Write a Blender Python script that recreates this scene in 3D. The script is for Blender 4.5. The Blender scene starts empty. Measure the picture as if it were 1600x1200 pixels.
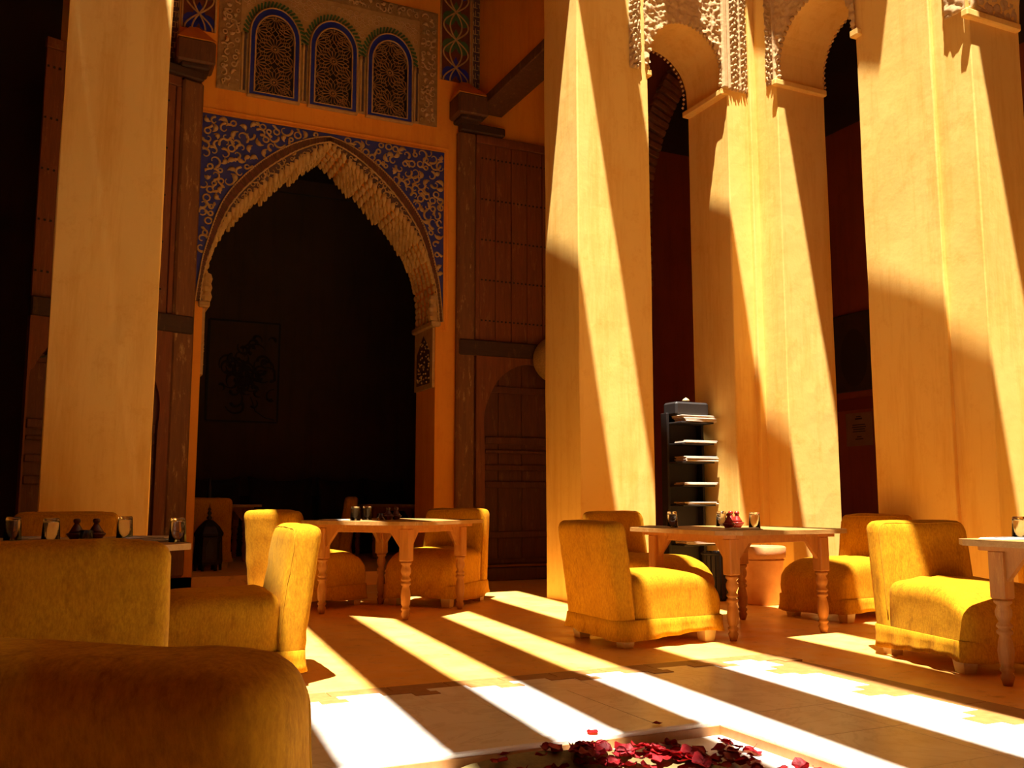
import bpy, bmesh, math, random
from mathutils import Vector, Matrix, noise
from mathutils.geometry import tessellate_polygon
PI = math.pi
random.seed(7)
S = bpy.context.scene
COL = S.collection

# ------------------------------------------------------------------ camera, world, sun, exposure
cam = bpy.data.objects.new('camera', bpy.data.cameras.new('camera'))
COL.objects.link(cam)
cam.location = (0, 0, .95)
cam.rotation_euler = (PI/2 + math.atan(182/1465), 0, -math.radians(25.3))
cam.data.lens = 36*1465/1600
cam.data.sensor_width = 36
cam.data.clip_start = .05
S.camera = cam

W = bpy.data.worlds.new('World'); S.world = W
W.use_nodes = True
W.node_tree.nodes['Background'].inputs[0].default_value = (.90, .90, .90, 1)
W.node_tree.nodes['Background'].inputs[1].default_value = .20

SUN_D = Vector((.183, .22, -1.0))
sun = bpy.data.objects.new('sun', bpy.data.lights.new('sun', 'SUN'))
COL.objects.link(sun)
sun.data.energy = 19.5
sun.data.color = (1.0, .92, .80)
sun.data.angle = math.radians(.5)
sun.location = (0, 0, 15)
sun.rotation_euler = SUN_D.to_track_quat('-Z', 'Y').to_euler()

S.view_settings.view_transform = 'Standard'
S.view_settings.look = 'None'
S.view_settings.gamma = 1
S.view_settings.exposure = 0.0
S.view_settings.use_curve_mapping = False
S.cycles.max_bounces = 14
S.cycles.diffuse_bounces = 10
S.cycles.glossy_bounces = 4
S.cycles.transmission_bounces = 8
S.cycles.caustics_reflective = False
S.cycles.caustics_refractive = False

# ------------------------------------------------------------------ materials
def nodes(name):
    m = bpy.data.materials.new(name); m.use_nodes = True
    nt = m.node_tree
    return m, nt, nt.nodes, nt.links, nt.nodes['Principled BSDF']

def mix(nt, fac, a, b):
    n = nt.nodes.new('ShaderNodeMix'); n.data_type = 'RGBA'
    if isinstance(fac, (int, float)): n.inputs[0].default_value = fac
    else: nt.links.new(fac, n.inputs[0])
    for i, v in ((6, a), (7, b)):
        if isinstance(v, tuple): n.inputs[i].default_value = (*v[:3], 1)
        else: nt.links.new(v, n.inputs[i])
    return n.outputs[2]

def coords(nt, scale=(1, 1, 1), rand=True, kind='Object'):
    tc = nt.nodes.new('ShaderNodeTexCoord')
    mp = nt.nodes.new('ShaderNodeMapping'); mp.inputs[3].default_value = scale
    nt.links.new(tc.outputs[kind], mp.inputs[0])
    if rand:
        oi = nt.nodes.new('ShaderNodeObjectInfo')
        ml = nt.nodes.new('ShaderNodeMath'); ml.operation = 'MULTIPLY'; ml.inputs[1].default_value = 37
        nt.links.new(oi.outputs['Random'], ml.inputs[0]); nt.links.new(ml.outputs[0], mp.inputs[1])
    return mp.outputs[0]

def tex(nt, vec, scale, detail=4, rough=.6, lo=.35, hi=.65, dist=0):
    n = nt.nodes.new('ShaderNodeTexNoise')
    n.inputs['Scale'].default_value = scale; n.inputs['Detail'].default_value = detail
    n.inputs['Roughness'].default_value = rough; n.inputs['Distortion'].default_value = dist
    nt.links.new(vec, n.inputs['Vector'])
    r = nt.nodes.new('ShaderNodeMapRange'); r.inputs[1].default_value = lo; r.inputs[2].default_value = hi
    nt.links.new(n.outputs[0], r.inputs[0])
    return r.outputs[0]

def bump(nt, p, h, strength=.3, dist=.01):
    b = nt.nodes.new('ShaderNodeBump'); b.inputs['Strength'].default_value = strength
    b.inputs['Distance'].default_value = dist
    nt.links.new(h, b.inputs['Height']); nt.links.new(b.outputs[0], p.inputs['Normal'])

def mat_plaster(name, c, c2, c3, bs=.09):
    m, nt, N, L, p = nodes(name)
    v = coords(nt, rand=False)
    a = tex(nt, v, 1.1, 5, .6, .35, .7)
    vs = coords(nt, (5, 5, .5), rand=False)
    b = tex(nt, vs, 1.0, 6, .75, .48, .72)
    d = tex(nt, v, 4.5, 8, .8, .54, .70)
    col = mix(nt, a, c, c2)
    mb = N.new('ShaderNodeMath'); mb.operation = 'MULTIPLY'; mb.inputs[1].default_value = .75; L.new(b, mb.inputs[0])
    col = mix(nt, mb.outputs[0], col, c3)
    md = N.new('ShaderNodeMath'); md.operation = 'MULTIPLY'; md.inputs[1].default_value = .5; L.new(d, md.inputs[0])
    col = mix(nt, md.outputs[0], col, c3)
    L.new(col, p.inputs['Base Color']); p.inputs['Roughness'].default_value = .75
    h = tex(nt, v, 5, 8, .6, .2, .8)
    bump(nt, p, h, bs, .03)
    return m

def mat_simple(name, c, rough=.6, c2=None, scale=8, metal=0, bs=0, sheen=0):
    m, nt, N, L, p = nodes(name)
    v = coords(nt)
    if c2: L.new(mix(nt, tex(nt, v, scale, 5, .65, .35, .68), c, c2), p.inputs['Base Color'])
    else: p.inputs['Base Color'].default_value = (*c, 1)
    p.inputs['Roughness'].default_value = rough; p.inputs['Metallic'].default_value = metal
    if bs: bump(nt, p, tex(nt, v, scale*3, 6, .7, .2, .8), bs, .01)
    if sheen:
        p.inputs['Sheen Weight'].default_value = sheen
        p.inputs['Sheen Tint'].default_value = (*[min(1, x*1.4) for x in c], 1)
    return m

def mat_wood(name, c, c2, scale=(9, 9, .8), wear=None, rough=.65):
    m, nt, N, L, p = nodes(name)
    v = coords(nt, scale)
    g = tex(nt, v, 3, 8, .7, .3, .7, .6)
    col = mix(nt, g, c, c2)
    if wear:
        w = tex(nt, coords(nt, (3, 3, .7)), 5, 8, .75, .56, .66)
        col = mix(nt, w, col, wear)
    L.new(col, p.inputs['Base Color']); p.inputs['Roughness'].default_value = rough
    bump(nt, p, g, .4, .006)
    return m

def mat_velvet(name, c, c2, c3):
    m, nt, N, L, p = nodes(name)
    v = coords(nt)
    col = mix(nt, tex(nt, v, 5, 6, .7, .38, .66), c, c2)
    st = tex(nt, coords(nt, (6, 6, 2)), 3.0, 8, .8, .52, .70)
    ms = N.new('ShaderNodeMath'); ms.operation = 'MULTIPLY'; ms.inputs[1].default_value = .8; L.new(st, ms.inputs[0])
    col = mix(nt, ms.outputs[0], col, c3)
    wv = tex(nt, coords(nt, (1, 1, .35)), 110, 4, .7, .35, .7)
    mw = N.new('ShaderNodeMath'); mw.operation = 'MULTIPLY'; mw.inputs[1].default_value = .6; L.new(wv, mw.inputs[0])
    col = mix(nt, mw.outputs[0], col, c3)
    L.new(col, p.inputs['Base Color']); p.inputs['Roughness'].default_value = .9
    p.inputs['Specular IOR Level'].default_value = .12
    p.inputs['Sheen Weight'].default_value = .03
    p.inputs['Sheen Tint'].default_value = (1, .75, .25, 1); p.inputs['Sheen Roughness'].default_value = .4
    bump(nt, p, tex(nt, v, 45, 5, .8, .2, .8), .22, .004)
    return m

def mat_marble(name):
    m, nt, N, L, p = nodes(name)
    v = coords(nt)
    a = tex(nt, v, 1.6, 8, .6, .47, .53, 2.2)
    n = N.new('ShaderNodeMath'); n.operation = 'PINGPONG'; n.inputs[1].default_value = .5; L.new(a, n.inputs[0])
    r = N.new('ShaderNodeMapRange'); r.inputs[1].default_value = .0; r.inputs[2].default_value = .5
    r.inputs[3].default_value = 0; r.inputs[4].default_value = .5; L.new(n.outputs[0], r.inputs[0])
    col = mix(nt, r.outputs[0], (.94, .91, .84), (.68, .64, .55))
    col = mix(nt, tex(nt, v, 3, 5, .6, .5, .8), col, (.74, .64, .48))
    L.new(col, p.inputs['Base Color']); p.inputs['Roughness'].default_value = .3
    return m

def mat_floor(name):
    m, nt, N, L, p = nodes(name)
    v = coords(nt, rand=False)
    col = mix(nt, tex(nt, v, 1.3, 6, .65, .35, .7), (.92, .53, .13), (.84, .43, .08))
    col = mix(nt, tex(nt, v, 9, 7, .75, .56, .74), col, (.45, .19, .02))
    L.new(col, p.inputs['Base Color'])
    rr = N.new('ShaderNodeMapRange'); rr.inputs[3].default_value = .28; rr.inputs[4].default_value = .55
    L.new(tex(nt, v, 4, 5), rr.inputs[0]); L.new(rr.outputs[0], p.inputs['Roughness'])
    bump(nt, p, tex(nt, v, 6, 6, .6, .2, .8), .12, .01)
    return m

def mat_glass(name):
    m, nt, N, L, p = nodes(name)
    p.inputs['Transmission Weight'].default_value = 1; p.inputs['Roughness'].default_value = .02
    p.inputs['IOR'].default_value = 1.45; p.inputs['Base Color'].default_value = (.97, .97, .95, 1)
    return m

M = {}
M['ochre'] = mat_plaster('ochre_plaster', (.88, .58, .155), (.86, .53, .12), (.72, .36, .045))
M['orange'] = mat_plaster('orange_plaster', (.90, .36, .030), (.86, .32, .025), (.74, .23, .015))
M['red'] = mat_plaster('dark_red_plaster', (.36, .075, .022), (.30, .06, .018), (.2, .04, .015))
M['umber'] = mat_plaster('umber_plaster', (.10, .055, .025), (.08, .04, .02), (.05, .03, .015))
M['near_black'] = mat_plaster('near_black_plaster', (.05, .028, .018), (.04, .02, .012), (.03, .015, .01))  # near-black plaster; on the left walls it stands in for deep shade
M['floor'] = mat_floor('ochre_floor')
M['marble'] = mat_marble('white_marble')
M['grout'] = mat_simple('grout', (.33, .27, .18), .9)
M['tile'] = mat_simple('brown_border_tile', (.42, .20, .06), .5, (.34, .15, .04), 22)
M['velvet'] = mat_velvet('mustard_velvet', (.60, .285, .008), (.52, .225, .006), (.25, .085, .003))
M['piping'] = mat_velvet('mustard_piping', (.52, .26, .012), (.46, .21, .01), (.32, .12, .006))
M['cream'] = mat_simple('cream_wood', (.72, .52, .24), .6, (.6, .42, .18), 12)
M['table'] = mat_wood('pine_table', (.46, .18, .024), (.33, .115, .014), (9, 9, 1.2), (.50, .23, .04))
M['top'] = mat_wood('pine_top', (.46, .25, .07), (.34, .16, .035), (1.2, 9, 9), (.52, .33, .12), .5)
M['door'] = mat_wood('red_brown_door', (.24, .065, .016), (.14, .036, .010), (9, 9, .8), (.27, .11, .035))
M['door2'] = mat_wood('wicket_wood', (.13, .034, .011), (.07, .018, .007), (9, 9, .8), (.16, .06, .022))
M['post'] = mat_wood('worn_post', (.24, .090, .024), (.14, .048, .014), (9, 9, .8), (.44, .25, .08))
M['rail'] = mat_wood('dark_rail', (.062, .022, .009), (.038, .014, .007), (.8, 9, 9), (.12, .05, .017))
M['oldwood'] = mat_wood('old_wood', (.16, .060, .020), (.095, .034, .012), (9, 9, .8), (.26, .12, .04))
M['iron'] = mat_simple('black_iron', (.02, .016, .012), .5, (.035, .025, .018), 20, .6)
M['stucco'] = mat_simple('carved_stucco', (.66, .44, .20), .85, (.54, .33, .13), 12, 0, .3)
M['stucco2'] = mat_simple('old_stucco', (.55, .34, .12), .85, (.44, .25, .08), 12, 0, .3)
M['muq'] = mat_simple('muqarnas_plaster', (.66, .43, .15), .85, (.52, .31, .09), 10, 0, .4)
M['frameground'] = mat_simple('frame_ground', (.40, .235, .085), .85, (.28, .15, .05), 14)
M['lattice'] = mat_simple('lattice_wood', (.42, .21, .075), .8, (.30, .14, .05), 14)
M['blue'] = mat_simple('blue_ground', (.022, .030, .27), .7, (.05, .045, .20), 12)
M['brownground'] = mat_simple('brown_ground', (.12, .06, .035), .8, (.07, .04, .06), 12)
M['scroll'] = mat_simple('cream_scroll', (.56, .36, .14), .8, (.42, .25, .08), 18)
M['bluegl'] = mat_simple('blue_enamel', (.012, .022, .34), .35, (.03, .045, .26), 14)
M['green'] = mat_simple('green_enamel', (.05, .13, .04), .4, (.08, .16, .05), 14)
M['maroon'] = mat_simple('maroon_enamel', (.13, .03, .018), .45, (.18, .05, .02), 14)
M['black'] = mat_simple('black_glass', (.012, .009, .008), .4)
M['brick'] = mat_simple('dark_brick', (.42, .17, .08), .9, (.26, .10, .05), 9, 0, .5)
M['terra'] = mat_simple('terracotta', (.56, .26, .085), .8, (.48, .20, .06), 9, 0, .2)
M['soil'] = mat_simple('soil', (.35, .27, .18), .95, (.2, .13, .07), 30, 0, .6)
M['glass'] = mat_glass('clear_glass')
M['steel'] = mat_simple('steel', (.6, .57, .52), .3, None, 8, 1)
M['napkin'] = mat_simple('white_linen', (.72, .66, .56), .9, (.62, .55, .45), 30)
M['redgl'] = mat_simple('red_glaze', (.36, .030, .018), .25, (.28, .02, .014), 12)
M['darkgl'] = mat_simple('dark_glaze', (.10, .014, .012), .3, (.06, .01, .01), 12)
M['paper'] = mat_simple('newsprint', (.62, .52, .40), .9, (.50, .40, .28), 16)
M['blackwood'] = mat_simple('black_wood', (.012, .008, .006), .6, (.02, .012, .009), 12)
M['straw'] = mat_simple('straw', (.62, .36, .12), .9, (.44, .24, .07), 60, 0, .6)
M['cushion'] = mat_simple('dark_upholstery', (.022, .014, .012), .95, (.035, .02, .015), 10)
M['petal1'] = mat_simple('crimson_petal', (.42, .006, .012), .55, (.28, .003, .010), 25)
M['petal2'] = mat_simple('red_petal', (.62, .020, .022), .55, (.45, .01, .014), 25)
M['moss'] = mat_simple('mossy_stone', (.22, .17, .055), .6, (.13, .09, .03), 18, 0, .4)
M['yellowpetal'] = mat_simple('yellow_petal', (.62, .55, .14), .6, (.5, .42, .08), 25)
M['ink'] = mat_simple('ink', (.03, .02, .016), .8)
M['canvas'] = mat_simple('dark_canvas', (.035, .022, .016), .7, (.06, .03, .02), 3)
M['board'] = mat_wood('roof_board', (.66, .38, .12), (.56, .30, .09))
M['redband'] = mat_simple('red_paint', (.20, .025, .01), .8)

# ------------------------------------------------------------------ geometry helpers
def BM(): return bmesh.new()

def box(bm, c, s, rot=None, bev=0, seg=1):
    vs = []
    R = rot if rot is not None else Matrix.Identity(3)
    for dz in (-.5, .5):
        for dy in (-.5, .5):
            for dx in (-.5, .5):
                vs.append(bm.verts.new(Vector(c) + R @ Vector((dx*s[0], dy*s[1], dz*s[2]))))
    fs = [bm.faces.new([vs[i] for i in q]) for q in ((0, 2, 3, 1), (4, 5, 7, 6), (0, 1, 5, 4), (2, 6, 7, 3), (0, 4, 6, 2), (1, 3, 7, 5))]
    if bev:
        es = list({e for f in fs for e in f.edges})
        bmesh.ops.bevel(bm, geom=es, offset=bev, segments=seg, profile=.5, affect='EDGES')

def bx(bm, x0, x1, y0, y1, z0, z1, bev=0):
    box(bm, ((x0+x1)/2, (y0+y1)/2, (z0+z1)/2), (abs(x1-x0), abs(y1-y0), abs(z1-z0)), None, bev)

def prism(bm, loops, a0, a1, axis='y'):
    """2D loops (outer, holes) extruded along an axis"""
    def P(p, a):
        if axis == 'y': return Vector((p[0], a, p[1]))
        if axis == 'x': return Vector((a, p[0], p[1]))
        return Vector((p[0], p[1], a))
    flat = [Vector((p[0], p[1], 0)) for l in loops for p in l]
    tri = tessellate_polygon([[Vector((p[0], p[1], 0)) for p in l] for l in loops])
    A = [bm.verts.new(P(p, a0)) for p in flat]; B = [bm.verts.new(P(p, a1)) for p in flat]
    for t in tri:
        if len(set(t)) < 3: continue
        for V, q in ((A, t), (B, t[::-1])):
            try: bm.faces.new([V[i] for i in q])
            except ValueError: pass
    k = 0
    for l in loops:
        n = len(l)
        for i in range(n):
            j = (i+1) % n
            try: bm.faces.new([A[k+i], A[k+j], B[k+j], B[k+i]])
            except ValueError: pass
        k += n

def lathe(bm, prof, n=20, c=(0, 0, 0)):
    rings = []
    for r, z in prof:
        if r < 1e-5: rings.append([bm.verts.new(Vector(c)+Vector((0, 0, z)))])
        else: rings.append([bm.verts.new(Vector(c)+Vector((r*math.cos(2*PI*i/n), r*math.sin(2*PI*i/n), z))) for i in range(n)])
    for a, b in zip(rings, rings[1:]):
        for i in range(n):
            j = (i+1) % n
            if len(a) == 1 and len(b) == 1: continue
            if len(a) == 1: bm.faces.new([a[0], b[j], b[i]])
            elif len(b) == 1: bm.faces.new([a[i], a[j], b[0]])
            else: bm.faces.new([a[i], a[j], b[j], b[i]])

def tube(bm, pts, r, n=6, closed=False):
    pts = [Vector(p) for p in pts]; m = len(pts)
    rs = r if isinstance(r, (list, tuple)) else [r]*m
    rings = []; prev = None
    for i, p in enumerate(pts):
        if closed: t = pts[(i+1) % m] - pts[i-1]
        else: t = pts[min(i+1, m-1)] - pts[max(i-1, 0)]
        t.normalize()
        u = prev if prev is not None else (Vector((0, 0, 1)) if abs(t.z) < .9 else Vector((1, 0, 0)))
        u = (u - t*u.dot(t))
        if u.length < 1e-4: u = t.orthogonal()
        u.normalize(); prev = u; w = t.cross(u)
        rings.append([bm.verts.new(p + (u*math.cos(2*PI*k/n) + w*math.sin(2*PI*k/n))*rs[i]) for k in range(n)])
    for i in range(m if closed else m-1):
        a, b = rings[i], rings[(i+1) % m]
        for k in range(n):
            bm.faces.new([a[k], a[(k+1) % n], b[(k+1) % n], b[k]])
    if not closed:
        bm.faces.new(rings[0][::-1]); bm.faces.new(rings[-1])

def bar(bm, a, b, w, d, nrm=Vector((0, -1, 0))):
    """rectangular bar from a to b, width w in plane, depth d along nrm"""
    a, b = Vector(a), Vector(b); t = (b-a)
    if t.length < 1e-5: return
    t.normalize(); s = t.cross(nrm).normalized()*w/2; n = nrm*d
    v = [bm.verts.new(q) for q in (a-s, a+s, b+s, b-s, a-s+n, a+s+n, b+s+n, b-s+n)]
    for q in ((4, 5, 6, 7), (0, 1, 5, 4), (1, 2, 6, 5), (2, 3, 7, 6), (3, 0, 4, 7)):
        bm.faces.new([v[i] for i in q])

def roundbox(bm, h, r, n=12, fn=None):
    """rounded box centred at 0, half sizes h, corner radius r"""
    h = Vector(h); cache = {}
    def prm(i): # denser near edges
        t = -1 + 2*i/n
        return math.copysign(1-(1-abs(t))**1.5, t)
    def V(p):
        key = tuple(round(c, 5) for c in p)
        if key in cache: return cache[key]
        q = Vector((p[0]*h[0], p[1]*h[1], p[2]*h[2]))
        inn = Vector([max(-(h[k]-r), min(h[k]-r, q[k])) for k in range(3)])
        d = q-inn
        if d.length > 1e-7: q = inn + d.normalized()*r
        if fn: q = fn(q)
        cache[key] = bm.verts.new(q); return cache[key]
    for ax in range(3):
        for sg in (-1, 1):
            for i in range(n):
                for j in range(n):
                    qs = []
                    for a, b in ((i, j), (i+1, j), (i+1, j+1), (i, j+1)):
                        p = [0, 0, 0]; p[ax] = sg; p[(ax+1) % 3] = prm(a); p[(ax+2) % 3] = prm(b)
                        qs.append(V(p))
                    if sg < 0: qs.reverse()
                    if len(set(qs)) == 4: bm.faces.new(qs)

def finish(bm, name, mat, parent=None, smooth=False, loc=None, rz=0, recalc=True):
    if recalc: bmesh.ops.recalc_face_normals(bm, faces=bm.faces)
    me = bpy.data.meshes.new(name); bm.to_mesh(me); bm.free()
    if smooth:
        for p in me.polygons: p.use_smooth = True
    me.materials.append(M[mat] if isinstance(mat, str) else mat)
    o = bpy.data.objects.new(name, me); COL.objects.link(o)
    if parent is not None: o.parent = parent
    if loc is not None: o.location = loc
    if rz: o.rotation_euler = (0, 0, rz)
    return o

def inst(src, parent=None, loc=None, rot=None, scale=None):
    o = src.copy(); COL.objects.link(o); o.parent = parent
    if loc is not None: o.location = loc
    if rot is not None: o.rotation_euler = rot
    if scale is not None: o.scale = scale
    return o

def tag(o, label=None, cat=None, group=None, kind=None):
    if label: o['label'] = label
    if cat: o['category'] = cat
    if group: o['group'] = group
    if kind: o['kind'] = kind
    return o

def thing(name, label, cat, loc=(0, 0, 0), rz=0, group=None, kind=None):
    o = bpy.data.objects.new(name, None); COL.objects.link(o)
    o.empty_display_size = .1
    o.location = loc; o.rotation_euler = (0, 0, rz)
    return tag(o, label, cat, group, kind)

def copy_tree(root, loc, rz, label, group=None, scale=None):
    r = root.copy(); COL.objects.link(r); r.location = loc; r.rotation_euler = (0, 0, rz); r['label'] = label
    if scale: r.scale = scale
    if group: r['group'] = group
    for ch in list(root.children):
        c = ch.copy(); COL.objects.link(c); c.parent = r
        for g in list(ch.children):
            d = g.copy(); COL.objects.link(d); d.parent = c
    return r

def struct(name, bm, mat, label=None, parent=None, smooth=False):
    o = finish(bm, name, mat, parent, smooth)
    if parent is None: tag(o, label, None, None, 'structure')
    return o

def crv(pts, n=8):
    """Catmull-Rom through 2D points"""
    out = []
    P = [pts[0]] + list(pts) + [pts[-1]]
    for i in range(1, len(P)-2):
        for k in range(n):
            t = k/n
            out.append(tuple(.5*((2*P[i][d]) + (-P[i-1][d]+P[i+1][d])*t + (2*P[i-1][d]-5*P[i][d]+4*P[i+1][d]-P[i+2][d])*t*t
                             + (-P[i-1][d]+3*P[i][d]-3*P[i+1][d]+P[i+2][d])*t**3) for d in (0, 1)))
    out.append(tuple(pts[-1]))
    return out

# ------------------------------------------------------------------ key dimensions
YA0, YA1 = 7.65, 8.35        # back arcade
XR0, XR1 = 6.50, 7.15        # right arcade
YW0, YW1 = 10.5, 11.17       # back wall
XWR = 9.5                    # right gallery wall
ZS = 9.0                     # slatted cover
BXC, BX0, BX1, BY0, BY1 = 1.5, .40, 2.60, 1.20, 3.40   # sunk basin

# ------------------------------------------------------------------ floor
bm = BM()
prism(bm, [[(-4.5, -5), (9.8, -5), (9.8, 10.5), (-4.5, 10.5)], [(BX0, BY0), (BX0, BY1), (BX1, BY1), (BX1, BY0)]], -.2, 0, 'z')
floor = struct('floor', bm, 'floor', 'polished ochre floor around the white marble court')
bm = BM()
prism(bm, [[(-.8, 0), (3.8, 0), (3.8, 4.6), (-.8, 4.6)], [(BX0, BY0), (BX0, BY1), (BX1, BY1), (BX1, BY0)]], .0005, .0035, 'z')
finish(bm, 'grout_bed', 'grout', floor)
rects = []
def brk(a, b, n): return [a+(b-a)*i/n for i in range(n+1)]
E0, E1, F0, F1 = BX0-.07, BX1+.07, BY0-.07, BY1+.07
xb = [-.8, -.3, .2, .7, 1.15, 1.6, 2.05, 2.5, 2.95, 3.4, 3.8]
for a, b in zip(xb, xb[1:]): rects.append((a, b, 4.27, 4.6))
xb = [-.8, -.2, E0, .82, 1.30, 1.82, 2.32, E1, 3.2, 3.8]
for a, b in zip(xb, xb[1:]): rects.append((a, b, F1, 4.27))
yb = [F0, 1.55, 2.03, 2.52, 3.02, F1]
for a, b in zip(yb, yb[1:]):
    for x0, x1 in ((-.8, -.2), (-.2, E0), (E1, 3.2), (3.2, 3.8)): rects.append((x0, x1, a, b))
xb = [-.8, -.2, E0, .82, 1.30, 1.82, 2.32, E1, 3.2, 3.8]
for a, b in zip(xb, xb[1:]):
    rects.append((a, b, 0, .6)); rects.append((a, b, .6, F0))
for x0, x1, y0, y1 in rects:
    bm = BM(); g = .0025
    box(bm, (0, 0, 0), (x1-x0-g, y1-y0-g, .006), None, .001)
    finish(bm, 'marble_slab', 'marble', floor, loc=((x0+x1)/2, (y0+y1)/2, .0045+random.uniform(-.0006, .0006)))
for x0, x1, y0, y1 in ((E0, E1, BY1, F1), (E0, E1, F0, BY0), (E0, BX0, BY0, BY1), (BX1, E1, BY0, BY1)):
    bm = BM(); box(bm, (0, 0, 0), (x1-x0+.012, y1-y0+.012, .075), None, .006)
    finish(bm, 'basin_kerb', 'marble', floor, loc=((x0+x1)/2, (y0+y1)/2, -.0255))
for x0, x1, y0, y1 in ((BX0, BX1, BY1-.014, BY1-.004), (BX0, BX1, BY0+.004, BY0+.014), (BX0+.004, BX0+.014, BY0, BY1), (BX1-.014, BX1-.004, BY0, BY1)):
    bm = BM(); bx(bm, x0, x1, y0, y1, -.05, -.008); finish(bm, 'basin_shade_strip', 'tile', floor)  # brown strips stand in for the shade on the kerb's inner faces
bm = BM(); bx(bm, BX0, BX1, BY0, BY1, -.12, -.045)
finish(bm, 'basin_bed', 'marble', floor)
# brown tile border with stepped teeth
def tile(x0, x1, y0, y1, z=.0105):
    bm = BM(); box(bm, (0, 0, 0), (x1-x0, y1-y0, .009), None, .0012)
    finish(bm, 'border_tile', 'tile', floor, loc=((x0+x1)/2, (y0+y1)/2, z-.0045))
for i in range(15):
    tile(-.95+i*.31, -.95+i*.31+.305, 4.605, 4.74, .005)
tile(3.70, 3.80, 4.605, 4.74, .005)
for i in range(15):
    tile(3.805, 4.0, 4.435-i*.31, 4.435-i*.31+.305, .005)
for i in range(9):
    x = .52+i*.46-.25
    tile(x-.20, x+.04, 4.525, 4.60); tile(x-.06, x+.07, 4.455, 4.523)
for i in range(6):
    y = 4.25-i*.64
    tile(3.68, 3.80, y-.16, y+.10); tile(3.58, 3.678, y-.10, y+.02)

# ------------------------------------------------------------------ columns and arcades
def rough_block(bm, x0, x1, y0, y1, z0, z1, seed=0, amp=.010, nz=26):
    """plastered pier: rounded slightly wobbly prism"""
    ring = []
    r = .010
    for cx, cy, a0 in ((x1-r, y1-r, 0), (x0+r, y1-r, 90), (x0+r, y0+r, 180), (x1-r, y0+r, 270)):
        for k in range(3):
            a = math.radians(a0+45*k); ring.append((cx+r*math.cos(a), cy+r*math.sin(a)))
    pts = []
    for i in range(len(ring)):
        a, b = ring[i], ring[(i+1) % len(ring)]
        d = math.dist(a, b); m = max(1, int(d/.14))
        for k in range(m): pts.append((a[0]+(b[0]-a[0])*k/m, a[1]+(b[1]-a[1])*k/m))
    cx, cy = (x0+x1)/2, (y0+y1)/2
    rows = []
    for i in range(nz+1):
        z = z0+(z1-z0)*i/nz; row = []
        for x, y in pts:
            d = amp*noise.noise(Vector((x*1.7+seed*9, y*1.7, z*1.1)))+.4*amp*noise.noise(Vector((x*6, y*6+seed, z*4)))
            n = Vector((x-cx, y-cy)); n = Vector((n.x/(x1-x0), n.y/(y1-y0)))
            n = Vector((math.copysign(1, n.x), 0)) if abs(n.x) > abs(n.y) else Vector((0, math.copysign(1, n.y)))
            row.append(bm.verts.new((x+n.x*d, y+n.y*d, z)))
        rows.append(row)
    m = len(pts)
    for a, b in zip(rows, rows[1:]):
        for k in range(m): bm.faces.new([a[k], a[(k+1) % m], b[(k+1) % m], b[k]])
    bm.faces.new(rows[0][::-1]); bm.faces.new(rows[-1])

def column(name, label, x0, x1, y0, y1, z1, seed, extra=()):
    bm = BM(); rough_block(bm, x0, x1, y0, y1, -.01, z1, seed)
    o = finish(bm, name, 'ochre', None, False)
    tag(o, label, 'column', None, 'structure')
    for i, e in enumerate(extra):
        bm = BM(); rough_block(bm, *e, seed+i+3, .008)
        finish(bm, 'pilaster', 'ochre', o)
    return o

column('column', 'broad dim ochre plaster column behind the left table', -.18, .575, YA0, YA1, 7.6, 1)
column('column', 'ochre plaster column striped by sun beside the wooden door', 4.32, 5.15, YA0, YA1, 7.6, 2)
column('column', 'stepped corner column of ochre plaster behind the terracotta pot', 6.15, 6.62, YA0, YA1, 5.3, 3,
       [(6.50, 7.15, 7.27, 7.80, 0, 5.3), (6.55, 7.15, 7.75, 8.35, 0, 5.3), (6.42, 6.55, 7.60, 7.70, 0, 7.5)])
column('column', 'wide sunlit ochre column at the right behind two chairs', XR0, XR1, 5.36, 6.18, 7.6, 5,
       [(6.54, 7.15, 5.0, 5.42, 0, 7.6)])
column('column', 'ochre column beyond the right edge of the picture', XR0, XR1, .4, 1.3, 7.6, 8)
column('column', 'ochre column at the left side of the court', -2.6, -1.9, .4, 1.3, 7.6, 9)

def arch_loop(x0, x1, zi, r, zc, top, xa, xb, n=20):
    """face polygon of a wall (xa..xb, zi..top) over an arched opening x0..x1 of impost zi"""
    cx = (x0+x1)/2
    pts = [(xa, zi), (x0, zi)]
    for i in range(n+1):
        a = PI - PI*i/n
        pts.append((cx+r*math.cos(a), zc+r*math.sin(a)))
    pts += [(x1, zi), (xb, zi), (xb, top), (xa, top)]
    return pts

# back arcade: arched side bay and lintel over the middle bay
bm = BM()
prism(bm, [arch_loop(5.15, 6.15, 5.3, .49, 5.47, ZS, 5.15, 7.15)], YA0, YA1)
bx(bm, .575-.775, 5.16, YA0, YA1, 7.6, ZS)
bx(bm, .575, 4.32, YA0, YA1, 6.6, 7.6)
bx(bm, -4.5, -.18, YA0, YA1, 6.2, ZS)
WAB = struct('wall_arcade_back', bm, 'ochre', 'plastered wall above the back arcade with a small arch')
bm = BM()
prism(bm, [arch_loop(6.18, 7.27, 5.3, .535, 5.45, ZS, 6.18, 7.66)], XR0, XR1, 'x')
prism(bm, [arch_loop(1.3, 5.0, 4.95, 1.84, 4.95, 7.6, 1.3, 5.0, 30)], XR0, XR1, 'x')
bx(bm, XR0, XR1, -5, 6.2, 7.6, ZS); bx(bm, XR0, XR1, -5, .4, 5.5, 7.6)
WAR = struct('wall_arcade_right', bm, 'ochre', 'plastered wall above the right arcade with arches')
bm = BM(); bx(bm, -2.6, -1.9, -5, YA0, 6.0, ZS)
struct('wall_arcade_left', bm, 'red', 'plastered wall above the left arcade')
bm = BM(); bx(bm, -2.6, XR1, -3.0, -2.4, 6.0, ZS)
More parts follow.
